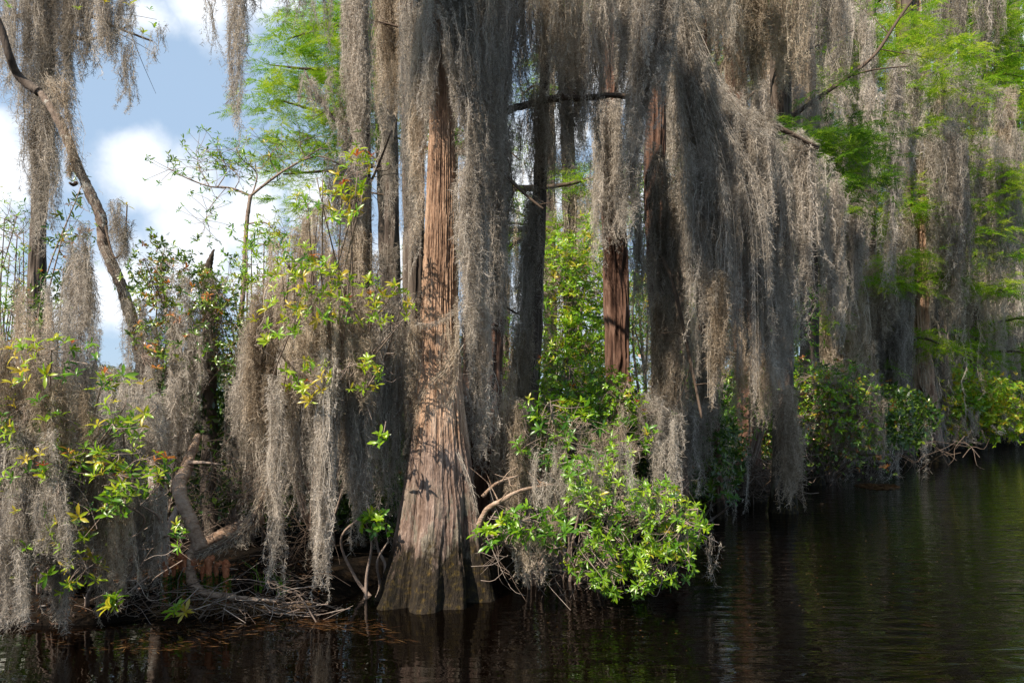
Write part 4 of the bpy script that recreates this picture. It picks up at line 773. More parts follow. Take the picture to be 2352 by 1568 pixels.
ROPES = [
 ([[(655, 930, 5.25), (628, 1060, 5.2), (592, 1170, 5.15), (540, 1238, 5.15), (455, 1275, 5.2)]], 'swooping brown vine of moss sagging to the dead trunk', dict(r=.07, dens=1.0, mat=M_mossw)),
 ([[(1130, 560, 6), (1110, 640, 6), (1060, 700, 5.5), (1000, 742, 5.38), (960, 745, 5.4)]], 'moss rope looped across the great trunk', dict(r=.025, dens=1.2)),
 ([[(1060, 790, 5.36), (1020, 850, 5.32), (975, 900, 5.32), (950, 980, 5.36)], [(1050, 740, 5.38), (1045, 850, 5.36), (1030, 930, 5.34)]], 'loose moss scarf across the sunlit bark', dict(r=.03, dens=.8, mat=M_mossw)),
 ([[(1050, 1040, 5.25), (1078, 1110, 5.2), (1096, 1180, 5.15)]], 'frayed moss strands on the flare of the great trunk', dict(r=.02, dens=.7)),
 ([[(160, 320, 6.5), (190, 400, 6.5), (225, 480, 6.5)], [(235, 560, 6.5), (262, 620, 6.5), (290, 690, 6.5)]], 'thin moss clinging along the middle of the leaning tree', dict(r=.05, dens=.5)),
 ([[(110, 180, 6.5), (150, 250, 6.5), (165, 330, 6.5), (160, 400, 6.5)], [(150, 180, 6.5), (150, 230, 6.5)]], 'moss clot at the fork of the leaning tree', dict(r=.10, dens=2.0, mat=M_mossw)),
 ([[(1450, 860, 7.6), (1500, 820, 7.3), (1550, 700, 7.1)], [(1480, 880, 7.4), (1540, 800, 7.2)]], 'moss swag pulled sideways from the shaggy cypress', dict(r=.05, dens=1.0, mat=M_mossw)),
 ([[(1510, 10, 7.3), (1580, 110, 6.9), (1640, 210, 6.7), (1700, 270, 6.7), (1790, 292, 6.7)]], 'matted moss along the arching limb', dict(r=.10, dens=2.2)),
 ([[(1518+4*i, -60, 6.6), (1540+6*i, 90+2*i, 6.35+.13*((i*5) % 4)), (1562+10*i, 230+5*i, 6.15+.16*((i*7) % 5)), (1576+15*i, 370+3*i, 6.1+.18*((i*7) % 5)), (1582+18*i, 540, 6.15+.18*((i*7) % 5)), (1584+18.5*i, 680+((i*73) % 5)*60, 6.2+.18*((i*7) % 5))] for i in range(11)], 'sweeping strands of the great moss fan, combed down from one high limb', dict(r=.05, dens=.9)),
 ([[(1575, 40, 6.4), (1640, 190, 6.2), (1712, 285, 6.15), (1795, 350, 6.2), (1822, 540, 6.25)], [(1575, 30, 6.7), (1660, 200, 6.7), (1760, 300, 6.7), (1860, 345, 6.8), (1880, 560, 6.8)]], 'outermost arching strands of the great moss fan', dict(r=.05, dens=.9)),
 ([[(330, 1430, 4.98), (450, 1402, 5.08), (560, 1398, 5.12), (700, 1394, 5.17)]], 'fallen brown moss and root fibre matted along the near bank', dict(r=.09, dens=1.6, mat=M_mossb)),
 ([[(1880, 340, 6.9), (1780, 330, 6.9), (1700, 330, 6.9)]], 'matted moss on the twiggy arch under the green sprays', dict(r=.08, dens=1.6)),
 ([[(2190, 160, 16), (2240, 200, 16), (2300, 210, 16)], [(2290, 210, 16), (2300, 290, 16)]], 'moss garland drooping near the patch of blue sky', dict(r=.15, dens=1.2, sc=2.2)),
]
for a in CURTAINS: curtain(*a[:3], **(a[3] if len(a) > 3 else {}))
for a in ROPES: rope(*a[:2], **(a[2] if len(a) > 2 else {}))

# ================================================================== SHRUBS
SG = None
shrub('leafy_bush', 'bright green leafy bush overhanging the black water beside the great trunk', 'bush', (1330, 1270, 6.2),
      [(1350, 1090, 55, 40), (1410, 1140, 105, 45), (1470, 1220, 140, 60), (1390, 1290, 100, 45), (1550, 1210, 75, 70), (1430, 1335, 70, 40), (1530, 1300, 70, 45), (1400, 1060, 50, 30), (1500, 1130, 60, 30)], 5.05, .45, 760, .06, M_leaf, k=7, tone=.44, spread=.16, nb=30, up=.35)
shrub('leafy_bush', 'smaller leafy sprig of dark and bright rosettes at the flank of the great trunk', 'bush', (1240, 1270, 6.0),
      [(1235, 1200, 75, 40), (1180, 1190, 40, 25), (1130, 1235, 45, 25), (1270, 1230, 40, 30)], 4.95, .25, 70, .085, M_leaf, k=8, tone=.42, nb=8)
shrub('leafy_bush', 'upright leafy bush behind the water-side one, with dark rosettes in moss', 'bush', (1290, 1250, 6.6),
      [(1240, 1010, 70, 40), (1290, 960, 70, 50), (1300, 1040, 60, 60), (1250, 940, 70, 30), (1440, 1000, 70, 40)], 5.8, .35, 150, .08, M_leaf, k=7, tone=.38, nb=12)
shrub('berry_bush', 'yellow-green small-leaved bush with orange shoots at the foot of the reddish cypress', 'bush', (1350, 1150, 8.0),
      [(1300, 860, 70, 45), (1360, 890, 90, 50), (1290, 900, 60, 60), (1420, 900, 50, 40), (1400, 950, 110, 40), (1330, 940, 90, 40)], 7.0, .5, 420, .05, M_leaf, k=6, tone=.5, nb=16, red=26, per=2, wr=.4)
shrub('small_tree', 'sunlit green laurel filling the gap between leaning tree and reddish cypress', 'small tree', (1300, 1150, 12.5),
      [(1290, 620, 60, 60), (1270, 700, 50, 70), (1340, 650, 60, 60), (1340, 760, 60, 60), (1300, 580, 60, 25), (1370, 560, 30, 60), (1320, 830, 90, 60), (1390, 700, 30, 60)], 11.5, .8, 520, .11, M_leaf, k=6, tone=.55, nb=14, per=3, base_r=.04, twigr=.008, sub=.14)
shrub('small_tree', 'green laurel seen between reddish cypress and shaggy trunk', 'small tree', (1480, 1120, 13),
      [(1475, 450, 40, 80), (1470, 700, 35, 90), (1440, 420, 30, 60), (1580, 900, 60, 80)], 12.5, .6, 200, .11, M_leaf, k=6, tone=.5, nb=8, per=3, base_r=.04, twigr=.008, sub=.14)
shrub('leafy_bush', 'little yellow-leaved bush tucked behind the great trunk', 'bush', (1150, 1200, 8.4),
      [(1145, 960, 35, 60), (1160, 870, 40, 50), (1140, 780, 30, 60)], 7.6, .4, 90, .07, M_leaf, k=6, tone=.5, nb=7, per=2)
# left
shrub('leafy_bush', 'moss-smothered near bush with scattered bright sprigs and bare pale twigs', 'bush', (150, 1390, 5.3),
      [(120, 820, 120, 50), (60, 960, 90, 90), (200, 1000, 140, 60), (280, 920, 90, 60), (150, 1120, 150, 90), (300, 1080, 90, 60), (120, 1300, 120, 90)], 4.2, .16, 230, .072, M_leaf, k=6, tone=.6, spread=.25, nb=30, red=14, twigr=.003)
shrub('glossy_sprig', 'glossy sunlit leaf sprig over the moss before the cypress knees', 'bush', (240, 1400, 5.2),
      [(300, 1140, 60, 25), (260, 1160, 50, 25), (380, 1075, 40, 12), (330, 1090, 60, 20), (410, 1230, 15, 30)], 4.25, .12, 34, .08, M_leaf, k=6, tone=.5, nb=7)
shrub('leafy_bush', 'central mound bush with star-shaped yellow-green rosettes poking from the moss', 'bush', (740, 1320, 6.6),
      [(680, 600, 60, 40), (740, 700, 60, 40), (700, 640, 90, 50), (640, 740, 60, 50), (820, 680, 70, 60), (760, 460, 90, 60), (820, 400, 40, 60), (700, 860, 60, 40), (830, 860, 50, 40), (900, 700, 50, 50)], 5.0, .25, 260, .07, M_leaf, k=7, tone=.66, spread=.2, nb=34, red=8, twigr=.003)
shrub('laurel_bush', 'small-leaved laurel standing up against the clouds between leaning tree and snag', 'bush', (400, 1250, 7.4),
      [(370, 600, 50, 45), (430, 620, 60, 40), (340, 640, 40, 60), (400, 700, 90, 70), (510, 640, 35, 50), (520, 760, 40, 80), (380, 780, 80, 60)], 6.2, .35, 330, .055, M_leafd, k=6, tone=.62, nb=16, per=2, wr=.36, red=5)
shrub('laurel_bush', 'yellow-green laurel growing up between snag and central mound', 'bush', (560, 1280, 7.2),
      [(580, 620, 50, 50), (540, 700, 40, 80), (600, 560, 50, 40), (560, 800, 40, 70), (640, 560, 40, 40)], 6.5, .35, 150, .065, M_leaf, k=6, tone=.6, nb=14, per=2)
shrub('lacy_bush', 'pale lacy bush against the sky at the picture edge', 'bush', (0, 1150, 11),
      [(10, 480, 60, 30), (0, 560, 70, 50), (20, 650, 60, 60), (0, 760, 70, 70), (60, 720, 50, 70)], 10, .6, 260, .065, M_leaf, k=4, tone=.55, nb=18, per=2, twigr=.005)
shrub('leafy_bush', 'bush with fire-orange shoots at the foot of the edge cypress column', 'bush', (100, 1200, 7.6),
      [(80, 690, 40, 40), (60, 740, 50, 30), (110, 760, 60, 30), (170, 500, 30, 100), (140, 620, 40, 80), (40, 830, 60, 40)], 7.0, .4, 120, .07, M_leafd, k=6, tone=.55, nb=14, red=12, per=2)
# sapling
rng = RNG(); root = empty('sapling', at(548, 1270, 7), 'spindly pale sapling spreading small leafy tips across the clouds', 'small tree')
m = MB(); tube(m, pxpath([(540, 1270), (545, 900), (560, 640), (566, 520), (575, 450)], 7), [.03, .024, .018], 8, 50, rng, .06); m.build('trunk', M_twig, root, True)
m = MB(); tips = []
for pts, ra in (([(575, 450), (640, 400), (690, 370), (740, 338)], .015), ([(575, 450), (530, 432), (480, 428), (420, 405), (385, 385)], .011), ([(577, 455), (590, 400), (560, 370), (540, 340)], .009),
                ([(562, 515), (610, 512), (650, 545), (720, 530)], .009), ([(690, 368), (740, 360), (800, 390), (835, 420)], .011), ([(520, 430), (480, 480), (470, 520)], .004), ([(480, 426), (460, 390), (450, 350)], .006),
                ([(500, 430), (520, 390), (500, 340)], .006), ([(640, 400), (620, 360), (650, 325)], .006), ([(540, 435), (545, 400), (470, 340)], .005), ([(700, 362), (690, 330), (720, 315)], .006)):
    P = tube(m, pxpath(pts, 7), [ra, ra*.4], 6, 24, rng, .06)
    for k in range(26):
        q = P[rng.integers(8, 24)]; e = q+rng.normal(0, 1, 3)*np.array([.13, .13, .09])+np.array([0, 0, .03]); tube(m, [q, (q+e)/2+rng.normal(0, .015, 3), e], [.003, .0015], 3, 4, cap=False); tips.append(e)
m.build('branches', M_twig, root, True)
tips = np.array(tips); m = MB(); whorls(m, tips, rng.normal(0, .4, tips.shape)+np.array([0, 0, .5]), .062, rng, 6, tone=.5, wr=.24); m.build('foliage', M_leaf, root)

# right bank shrubs
shrub('leafy_bush', 'mixed dark-leaved shrub with orange shoots along the far bank', 'bush', (1900, 1095, 14.5),
      [(1780, 960, 60, 50), (1850, 900, 90, 60), (1930, 880, 90, 50), (1990, 930, 70, 60), (1900, 990, 120, 60), (1850, 1040, 100, 40), (2000, 1020, 60, 50)], 12.8, .9, 430, .07, M_leafd, k=6, tone=.66, nb=24, red=10, per=3, wr=.45, twigr=.008, base_r=.03, sub=.14)
shrub('leafy_bush', 'sun-yellow shrub with moss skirts at the end of the far bank', 'bush', (2240, 1030, 26),
      [(2190, 890, 50, 35), (2240, 900, 70, 40), (2300, 930, 60, 40), (2330, 960, 40, 30), (2180, 940, 50, 40), (2260, 960, 70, 35)], 22.5, 1.0, 700, .14, M_leaf, k=6, tone=.72, nb=20, per=3, wr=.45, twigr=.014, base_r=.05, sub=.25)
shrub('leafy_bush', 'green shrub at the foot of the reddish far trunk', 'bush', (2090, 1055, 20),
      [(2085, 1000, 25, 20), (2070, 1030, 20, 20), (2100, 980, 18, 25)], 19.3, .4, 90, .1, M_leaf, k=6, tone=.5, nb=6, per=3, wr=.45, twigr=.01, sub=.18)
shrub('leafy_bush', 'dark-leaved bush above the tangled roots behind the moss beard', 'bush', (1700, 1140, 11.4),
      [(1690, 960, 50, 50), (1640, 1000, 50, 70), (1740, 900, 60, 60), (1840, 740, 50, 80)], 10.6, .5, 170, .09, M_leaf, k=6, tone=.35, nb=10, per=2)
shrub('leafy_bush', 'small leafy sprig at the water edge by the pale split base', 'bush', (1600, 1190, 9.2),
      [(1520, 1120, 30, 20), (1560, 1150, 30, 20), (1670, 1145, 20, 12)], 8.6, .2, 36, .09, M_leaf, k=7, tone=.4, nb=6)
shrub('leafy_bush', 'small broad-leaved plant on the bank beside the great flared base', 'bush', (870, 1340, 5.6),
      [(850, 1200, 25, 25), (875, 1230, 22, 25), (865, 1180, 20, 15)], 5.3, .12, 18, .075, M_leaf, k=6, tone=.45, nb=4, wr=.45)
for k, (u, v, y, lb) in enumerate(((400, 1410, 4.75, 'little green rosette on the dead twigs below the cypress knees'), (262, 1390, 4.3, 'little yellow-green rosette low on the near moss'), (875, 1006, 5.0, 'lone green rosette floating before the curtain by the great trunk'), (1115, 1225, 4.8, 'lone star rosette at the flank of the flared base'),
                                   (715, 905, 4.9, 'bright star-shaped rosette over the longest silver moss tail'))):
    rng = RNG(); c = at(u, v, y); root = empty('leaf_sprig', c, lb, 'plant')
    m = MB(); tube(m, [c+np.array([rng.normal(0, .04), .25, .12]), c+np.array([0, .1, .03]), c], [.004, .003], 5, 8, cap=False); m.build('twig', M_twig, root)
    m = MB(); P = c+rng.normal(0, .03, (4, 3)); whorls(m, P, np.array([[0, -.6, .7]]*4)+rng.normal(0, .3, (4, 3)), .085, rng, 8, tone=.6); m.build('foliage', M_leaf, root)

# low green pads on the far cypresses
def padtree(u, Y, label, ells, n, sc, tone, fmat=None, limbs=(), w=12, fy=None):
    return cypress(label, straight(u, u, Y, w, w*.8, vt=-200), Y, M_barkg, limbs=limbs, fol=ells, ntw=n, depth=1.0, sc=sc, tone=tone, fmat=fmat, nth=30, nz=80, nw=1.2, kk=7, nspr=8, fy=fy)
padtree(2000, 19, 'slender cypress carrying flat bright green pads low over the far shrubs', [(1990, 640, 70, 10), (1950, 660, 70, 9), (2010, 600, 50, 9), (2080, 590, 60, 10), (1880, 600, 24, 7), (2060, 650, 40, 9), (2130, 585, 40, 10)], 100, 1.3, .62, fy=17.5)
padtree(2080, 19, 'cypress spreading yellow-green feathers across the top beside the long rope', [(2060, 60, 90, 45), (2110, 20, 60, 35), (2040, 130, 80, 45), (1990, 110, 50, 50), (2180, 100, 60, 30), (2200, 120, 50, 25), (1960, 170, 40, 30), (2150, 170, 40, 30), (2080, 190, 40, 40), (1930, 90, 40, 20), (1850, 130, 30, 14), (1760, 70, 30, 12), (2130, 270, 40, 18), (2010, 250, 30, 16), (2230, 210, 40, 16), (1900, 20, 50, 14), (1680, 20, 30, 10), (1810, 215, 26, 12)], 260, 1.3, .66, fy=14.5,
        limbs=[([(2080, 60), (2150, 90), (2220, 60)], .05, .02), ([(2080, 200), (2140, 170), (2260, 100)], .04, .015)])
padtree(2330, 33, 'feathery cypress leaning its boughs over the blue sky patch', [(2280, 40, 60, 20), (2320, 30, 50, 20), (2290, 80, 40, 15), (2330, 190, 50, 18), (2340, 130, 40, 10), (2340, 230, 40, 14), (2230, 25, 30, 14), (2350, 320, 40, 20), (2300, 400, 60, 25), (2340, 460, 50, 25), (2230, 440, 50, 20)], 260, 2.1, .58, fy=26,
        limbs=[([(2340, 20), (2280, 60), (2190, 100)], .06, .02), ([(2340, 120), (2280, 140), (2230, 170)], .05, .02)])
padtree(2260, 27, 'yellow-green cypress behind the pale streamers', [(2240, 470, 70, 22), (2170, 460, 50, 18), (2290, 520, 60, 20), (2150, 330, 40, 40), (2120, 400, 50, 30), (2200, 540, 50, 18), (2310, 640, 50, 14), (2330, 580, 40, 14), (2200, 300, 50, 40), (2060, 400, 50, 30), (2250, 380, 50, 30), (2330, 420, 40, 40), (1950, 400, 30, 16), (2010, 520, 34, 14), (1900, 560, 30, 12), (2110, 480, 30, 16), (2060, 300, 30, 20), (2180, 620, 50, 10), (2250, 660, 60, 9), (2030, 700, 30, 8), (1940, 640, 40, 8)], 330, 1.6, .7, fy=20)
padtree(1960, 21, 'yellow-green cypress glimpsed through the top moss', [(1900, 60, 70, 40), (1960, 200, 60, 50), (1830, 30, 40, 20), (2000, 260, 50, 40), (1700, 300, 60, 30), (1960, 520, 40, 30), (2020, 460, 50, 40), (1900, 480, 40, 30)], 90, 1.5, .66, fy=15)

# ================================================================== dark undergrowth and far woods
def mass(name, label, ells, Y, depth, n, Ln, mat, mossn=0, mlen=(.3, 1.0), tone=.4, k=3, sc=1.5):
    rng = RNG(); u, v, _ = in_ells(ells, n, rng); y = Y+rng.uniform(-depth, depth, n)
    P = np.stack([(u-1176)*y/F, y, CAMZ+(HZ-v)*y/F], 1); keep = P[:, 2] > gz(P[:, 0], P[:, 1])+.02; P = P[keep]
    mb = MB(); whorls(mb, P, rng.normal(0, .6, P.shape)+np.array([0, 0, .8]), Ln, rng, k, tone=tone, spread=.2, detailed=False, wr=.42)
    o = tag(mb.build(name, mat), label, 'undergrowth', None, 'stuff')
    if mossn:
        i = rng.choice(len(P), mossn); T = P[i]; ln = rng.uniform(*mlen, mossn); B = T.copy(); B[:, 2] = np.maximum(T[:, 2]-ln, .03); mb = MB()
        skeins(mb, T, B, .03*sc*rng.uniform(.6, 1.5, mossn), rng, .8, sc); tag(mb.build('moss_mass', M_moss), 'moss tangled in the '+label, 'moss', None, 'stuff')
    return o
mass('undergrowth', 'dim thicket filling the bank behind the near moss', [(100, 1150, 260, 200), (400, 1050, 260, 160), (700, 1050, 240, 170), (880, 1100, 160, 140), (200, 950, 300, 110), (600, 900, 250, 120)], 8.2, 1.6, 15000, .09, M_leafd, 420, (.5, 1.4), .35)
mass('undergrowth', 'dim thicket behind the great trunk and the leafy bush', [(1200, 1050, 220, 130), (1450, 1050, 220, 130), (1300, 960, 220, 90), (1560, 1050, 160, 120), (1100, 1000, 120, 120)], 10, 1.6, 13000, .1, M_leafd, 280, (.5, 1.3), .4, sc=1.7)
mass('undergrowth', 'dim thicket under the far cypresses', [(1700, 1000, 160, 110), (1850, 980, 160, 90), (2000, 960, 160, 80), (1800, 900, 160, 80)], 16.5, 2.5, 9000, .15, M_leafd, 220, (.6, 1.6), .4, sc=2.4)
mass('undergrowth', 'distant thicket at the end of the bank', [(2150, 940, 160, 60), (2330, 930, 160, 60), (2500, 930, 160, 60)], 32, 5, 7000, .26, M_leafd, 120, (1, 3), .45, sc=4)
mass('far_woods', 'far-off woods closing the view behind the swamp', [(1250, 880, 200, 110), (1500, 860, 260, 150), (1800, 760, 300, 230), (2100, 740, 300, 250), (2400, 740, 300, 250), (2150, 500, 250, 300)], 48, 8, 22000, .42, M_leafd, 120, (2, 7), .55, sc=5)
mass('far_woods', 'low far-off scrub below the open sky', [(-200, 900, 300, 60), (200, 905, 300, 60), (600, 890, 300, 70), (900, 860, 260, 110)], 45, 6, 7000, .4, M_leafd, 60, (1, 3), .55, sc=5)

# ================================================================== bank clutter
rng = RNG(); root = empty('dead_trunk', at(430, 1375, 5.2), 'peeling pale dead trunk bent among the cypress knees', 'dead trunk')
m = MB(); tube(m, pxpath([(455, 1000, 6.0), (432, 1060, 5.8), (425, 1085, 5.7), (412, 1110, 5.5), (418, 1150, 5.4), (440, 1200, 5.35), (462, 1262, 5.3)]), [.032, .045, .05, .05, .05, .056], 16, 90, rng, .07); m.build('trunk', M_birch, root, True)
m = MB(); tube(m, pxpath([(450, 1262, 5.32), (436, 1290, 5.25), (440, 1330, 5.2), (470, 1360, 5.15), (540, 1372, 5.1), (640, 1380, 5.1)]), [.048, .042, .034, .022, .010], 14, 70, rng, .14); m.build('root', M_birch, root, True)
m = MB(); tube(m, pxpath([(410, 1165, 5.4), (392, 1200, 5.3), (380, 1255, 5.2), (372, 1330, 5.15)]), [.024, .016], 8, 24, rng, .07); m.build('branch', M_twig, root, True); m = MB(); tube(m, pxpath([(430, 1062, 5.75), (470, 1062, 5.7), (510, 1066, 5.65)]), [.02, .004], 8, 16, rng, .08); m.build('branch', M_twig, root, True)
rng = RNG(); root = empty('dead_trunk', at(580, 1215, 6.2), 'short fallen log dim behind the swooping vine', 'dead trunk')
m = MB(); tube(m, pxpath([(470, 1250, 5.9), (540, 1215, 6.1), (600, 1195, 6.4)]), [.05, .06, .05], 14, 40, rng, .08); m.build('log', M_birch, root, True)
rng = RNG(); root = empty('vine', at(450, 1262, 5.4), 'brown twisted vine curving down from the central mound', 'vine')
m = MB(); tube(m, pxpath([(655, 930, 5.25), (628, 1060, 5.2), (592, 1170, 5.15), (540, 1238, 5.15), (450, 1275, 5.22)]), [.014, .018, .022], 8, 60, rng, .1); m.build('stem', M_twigd, root, True)
rng = RNG(); root = empty('broken_snag', at(478, 1280, 6.8), 'grey broken snag with a jagged pointed top', 'dead trunk')
m = MB(); tube(m, pxpath([(478, 1280, 6.8), (482, 900, 6.8), (478, 700, 6.8), (472, 610, 6.8)]), [.08, .065, .06, .05], 18, 80, rng, .1); tube(m, pxpath([(474, 640, 6.8), (482, 600, 6.8), (492, 572, 6.8)]), [.045, .03, .006], 10, 20, rng, .15); m.build('trunk', M_barkg, root, True)
# cypress knees
KN = [(385, 1300, .75, 'small orange cypress knee at the moss column'), (405, 1286, .95, 'tallest orange knee between the moss column and the dead trunk'), (398, 1305, .7, 'squat reddish knee in the cluster behind the moss'), (425, 1290, .6, 'knee touching the dead trunk on its moss side'),
      (457, 1298, .9, 'round-topped knee next to the dead trunk'), (479, 1300, .95, 'second knee from the dead trunk, pale topped'), (490, 1292, 1.0, 'knee with leaning head behind the middle pair'), (500, 1305, .7, 'low mossy knee before the leaning one'), (518, 1302, 1.05, 'dark red knee standing at the outer end of the row'), (468, 1318, .7, 'moss-green foot knee before the round-topped one')]
for i, (u, v, s_, lb) in enumerate(KN):
    rng = RNG(); Yk = 5.24+.10*rng.uniform(-1, 1); top = at(u, v-12, Yk); b = top.copy(); b[2] = max(0.02, float(gz(b[0], b[1]))-.05); b[0] += rng.normal(0, .015)
    h = top[2]-b[2]; root = empty('cypress_knee', b, lb, 'root knee', 'cypress knees clustered on the bank')
    m = MB(); w = .0225*s_; hx = np.array([rng.normal(0, .012), 0, 0])
    ln = tube(m, [b, b+hx*.5+(0, 0, h*.35), b+hx+(0, 0, h*.7), b+hx+(0, 0, h-.025), top+hx+(0, 0, .0), top+hx+(0, 0, .02)], [w*1.7, w*1.0, w*.85, w*1.2, w*1.0, w*.25], 18, 36, rng, .14, tone=.6); m.build('knee', M_knee, root, True)
    m = MB(); n = 900; th = rng.uniform(0, 6.28, n); hh = rng.uniform(0, .7, n); rr = w*np.interp(hh, [0, .35, .6], [1.9, 1.2, .95])
    P = b+hx*hh[:, None]+np.stack([np.cos(th)*rr, np.sin(th)*rr, hh*h], 1); leaves(m, P, np.stack([np.cos(th), np.sin(th), rng.normal(0, .6, n)], 1), np.array([0, 0, 1.])+rng.normal(0, .3, (n, 3)), np.full(n, .018), np.full(n, .009), np.clip(rng.normal(.5, .25, n), 0, 1), False)
    m.build('moss_coat', M_leafd, root)
# roots and twigs heaped on the bank
def tangle(label, ells, Y, depth, n, ln, r, mat, rng, flat=.3, name='root_tangle', zmax=.35):
    m = MB(); u, v, _ = in_ells(ells, n, rng)
    for i in range(n):
        y = Y+rng.uniform(-depth, depth); c = at(u[i], v[i], y); c[2] = max(c[2], .01)+rng.uniform(0, .03); az = rng.uniform(-.6, .6)+(np.pi if rng.uniform() < .5 else 0); l = ln*rng.uniform(.4, 1.3)
        d = np.array([math.cos(az), math.sin(az), rng.normal(0, flat)])*l; a = c-d*.5; e = c+d*.5; a[2] = max(a[2], -.02); e[2] = max(e[2], -.02)
        tube(m, [a, a*.65+e*.35+rng.normal(0, .13, 3)*l, a*.3+e*.7+rng.normal(0, .13, 3)*l, e], [r*rng.uniform(.4, 1.2), r*.3], 4, 10, rng, .05, cap=False, tone=rng.uniform(.3, .8))
    return tag(m.build(name, mat, None, True), label, 'roots', None, 'stuff')
rng = RNG()
tangle('bleached roots and twigs heaped on the near bank', [(560, 1392, 150, 20), (450, 1385, 90, 18), (620, 1402, 110, 14), (330, 1425, 120, 30)], 5.1, .16, 42, .7, .003, M_twig, rng)
tangle('dark root mat knotted over the near bank', [(560, 1400, 150, 16), (450, 1385, 110, 24), (680, 1385, 60, 20)], 5.15, .18, 70, .4, .006, M_twigd, rng)
tangle('dark roots under the near moss', [(180, 1430, 240, 50), (500, 1420, 200, 20), (660, 1350, 80, 40)], 5.2, .3, 90, .4, .004, M_twigd, rng)
tangle('brown twigs in the dark hollow behind the dead trunk', [(560, 1120, 120, 90), (420, 1200, 120, 80), (650, 1250, 100, 80), (500, 1060, 80, 60)], 6.1, .5, 240, .45, .003, M_twigd, rng, .8)
tangle('tangled roots under the curtain wall of moss', [(1720, 1090, 70, 30), (1680, 1110, 60, 25), (1780, 1100, 60, 20), (1620, 1120, 60, 30)], 11.2, .6, 260, .8, .009, M_twigd, rng, .5)
tangle('thin dead stems along the far water edge', [(1900, 1085, 130, 25), (2030, 1060, 60, 15), (2200, 1035, 60, 12), (1830, 1100, 80, 20)], 14.5, 1.2, 160, .7, .008, M_twigd, rng, .9)
tangle('thin bare twigs hanging under the leafy bush', [(1200, 1290, 90, 50), (1330, 1310, 110, 50), (1180, 1220, 60, 40)], 5.3, .3, 80, .3, .0025, M_twig, rng, .9)
tangle('pale bare twigs poking from the near moss', [(150, 1000, 200, 180), (250, 1250, 160, 160)], 4.35, .2, 34, .4, .003, M_twig, rng, .7)
tangle('pale bare twigs in the central mound', [(720, 780, 170, 180), (640, 620, 80, 60), (860, 760, 80, 160)], 5.4, .3, 70, .35, .0025, M_twig, rng, .8)
tangle('bare twigs over the crown of the leafy bush', [(1380, 1050, 160, 120), (1500, 1180, 120, 80)], 5.4, .4, 40, .35, .0025, M_twig, rng, .6)
# bare limbs by the leafy bush
for pts, ra, lb in (([(1100, 1205, 5.15), (1118, 1170, 5.1), (1150, 1150, 5.1), (1200, 1125, 5.2), (1280, 1110, 5.4)], .022, 'pale arched bare limb springing from behind the great flared base'), ([(1108, 1140, 5.4), (1140, 1110, 5.4), (1190, 1092, 5.6)], .014, 'upper thin bare limb beside the great flared base'),
                    ([(1120, 1230, 5.0), (1180, 1222, 4.95), (1240, 1190, 5.0)], .011, 'low forked bare limb with moss under the arched one'), ([(1395, 1310, 5.1), (1310, 1312, 5.2), (1220, 1300, 5.3)], .008, 'thin level stick under the leafy bush'),
                    ([(1360, 1120, 5.2), (1500, 1170, 5.1), (1580, 1210, 5.1), (1650, 1246, 5.3)], .009, 'thin bare twig reaching past the bush over the water')):
    rng = RNG(); root = empty('bare_limb', at(*pts[0]), lb, 'branch'); m = MB(); tube(m, pxpath(pts), [ra, ra*.8, ra*.35], 10, 50, rng, .08); P = spline(pxpath(pts), 20)
    for k in range(7):
        q = P[rng.integers(6, 19)]; e = q+rng.normal(0, .1, 3); tube(m, [q, (q+e)/2+rng.normal(0, .02, 3), e], [ra*.3, .0015], 4, 6, cap=False)
    m.build('limb', M_birch if ra > .012 else M_twig, root, True)
# grass tufts
for u, v, y, n, lb in ((602, 1350, 5.45, 16, 'tall thin green grass tuft in the dark behind the slim tail'), (650, 1365, 5.35, 18, 'short green grass tuft beside the slim moss tail'), (510, 1375, 5.3, 9, 'sparse grass blades below the outer knee')):
    rng = RNG(); c = at(u, v, y); c[2] = .08; m = MB(); az = rng.uniform(0, 6.28, n); l = rng.uniform(.08, .26, n)*(1.3 if n == 16 else 1)
    D_ = np.stack([np.cos(az)*.3, np.sin(az)*.3, np.ones(n)], 1); P0 = c+rng.normal(0, .03, (n, 3))*np.array([1, 1, 0]); P1 = P0+D_*l[:, None]*.5; P2 = P1+(D_+np.stack([np.cos(az)*.5, np.sin(az)*.5, -.4*np.ones(n)], 1))*l[:, None]*.5
    ribbons(m, np.stack([P0, P1, P2], 1), np.full(n, .007), np.clip(rng.normal(.6, .2, n), 0, 1), rng, .2); tag(m.build('grass_tuft', M_grass), lb, 'grass', 'grass tufts on the bank')
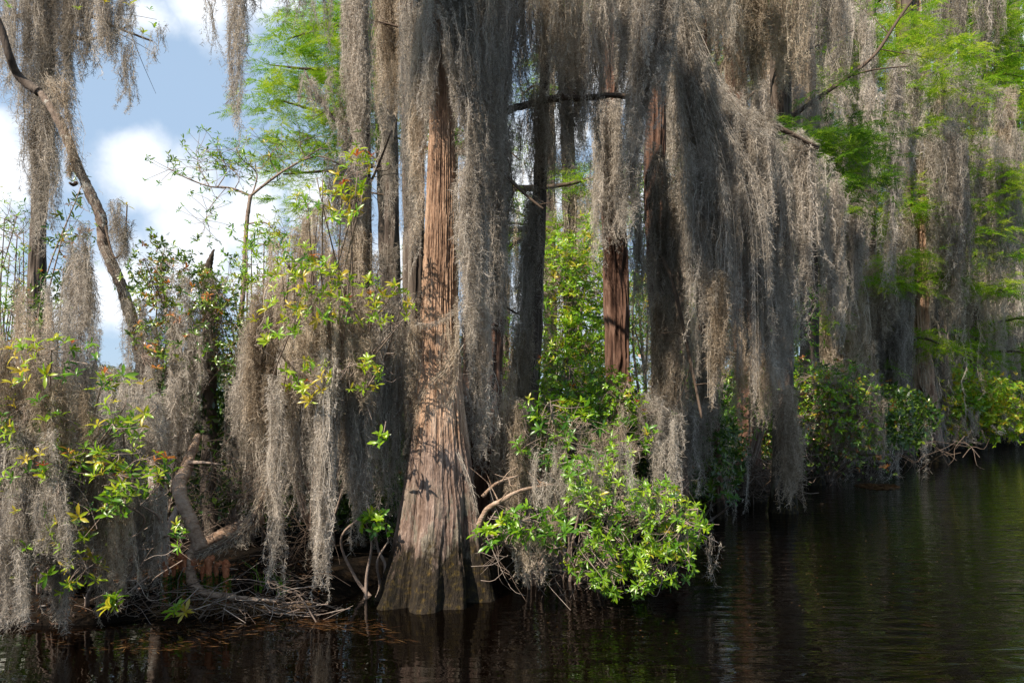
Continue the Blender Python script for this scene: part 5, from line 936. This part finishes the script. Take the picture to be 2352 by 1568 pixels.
# floating litter
def litter(label, ells, n, ln, w, mat, rng):
    u, v, _ = in_ells(ells, n, rng); Y_ = CAMZ*F/(v-HZ); P = np.stack([(u-1176)*Y_/F, Y_, rng.uniform(.003, .012, n)], 1); az = rng.normal(0, .5, n)
    m = MB(); leaves(m, P, np.stack([np.cos(az), np.sin(az), rng.normal(0, .04, n)], 1), np.array([0, 0, 1.])+rng.normal(0, .2, (n, 3)), np.full(n, ln)*rng.uniform(.3, 1.2, n), np.full(n, w), np.clip(rng.normal(.5, .25, n), 0, 1), False)
    return tag(m.build('floating_debris', mat), label, 'floating litter', None, 'stuff')
rng = RNG(); n = 3800; u, v, _ = in_ells([(150, 1420, 300, 60), (500, 1390, 220, 40), (650, 1350, 120, 50)], n, rng); Yr = rng.uniform(4.7, 6.2, n); X_ = (u-1176)*Yr/F
P = np.stack([X_, Yr, np.array([float(gz(a, b)) for a, b in zip(X_, Yr)])+rng.uniform(.005, .03, n)], 1); P = P[P[:, 2] > .02]; n = len(P); m = MB(); az = rng.uniform(0, 6.28, n)
leaves(m, P, np.stack([np.cos(az), np.sin(az), rng.normal(0, .35, n)], 1), np.array([0, 0, 1.])+rng.normal(0, .5, (n, 3)), rng.uniform(.02, .06, n), rng.uniform(.006, .02, n), np.clip(rng.normal(.3, .25, n), 0, 1), False)
tag(m.build('leaf_litter', M_debris), 'brown dead leaves covering the near bank', 'leaf litter', None, 'stuff')
shrub('leafy_bush', 'sunny yellow-green bush on the far bank beyond the pointed moss cone', 'bush', (1900, 1085, 15.5), [(1870, 880, 70, 30), (1930, 900, 70, 40), (1820, 930, 50, 40), (1960, 950, 50, 40), (1860, 970, 60, 30)], 12.1, .5, 260, .07, M_leaf, k=6, tone=.5, spread=.25, nb=16, per=2, wr=.4, twigr=.007, base_r=.03, sub=.12)
rng = RNG()
litter('rusty needle litter floating beside the great flared base', [(790, 1440, 90, 9), (700, 1432, 160, 10), (860, 1452, 60, 8), (900, 1470, 60, 6)], 170, .12, .004, M_debris, rng)
litter('brown needle mat floating at the far shrub', [(2020, 1118, 40, 7), (1990, 1115, 30, 5)], 1100, .10, .02, M_debris, rng)
litter('olive litter along the near root bank', [(560, 1432, 200, 12), (300, 1470, 220, 30), (450, 1450, 200, 14)], 420, .09, .004, M_debris, rng)
litter('specks of leaf scattered on the open canal', [(1900, 1300, 300, 120), (1500, 1440, 250, 60)], 150, .02, .009, M_debris, rng)
print('done')
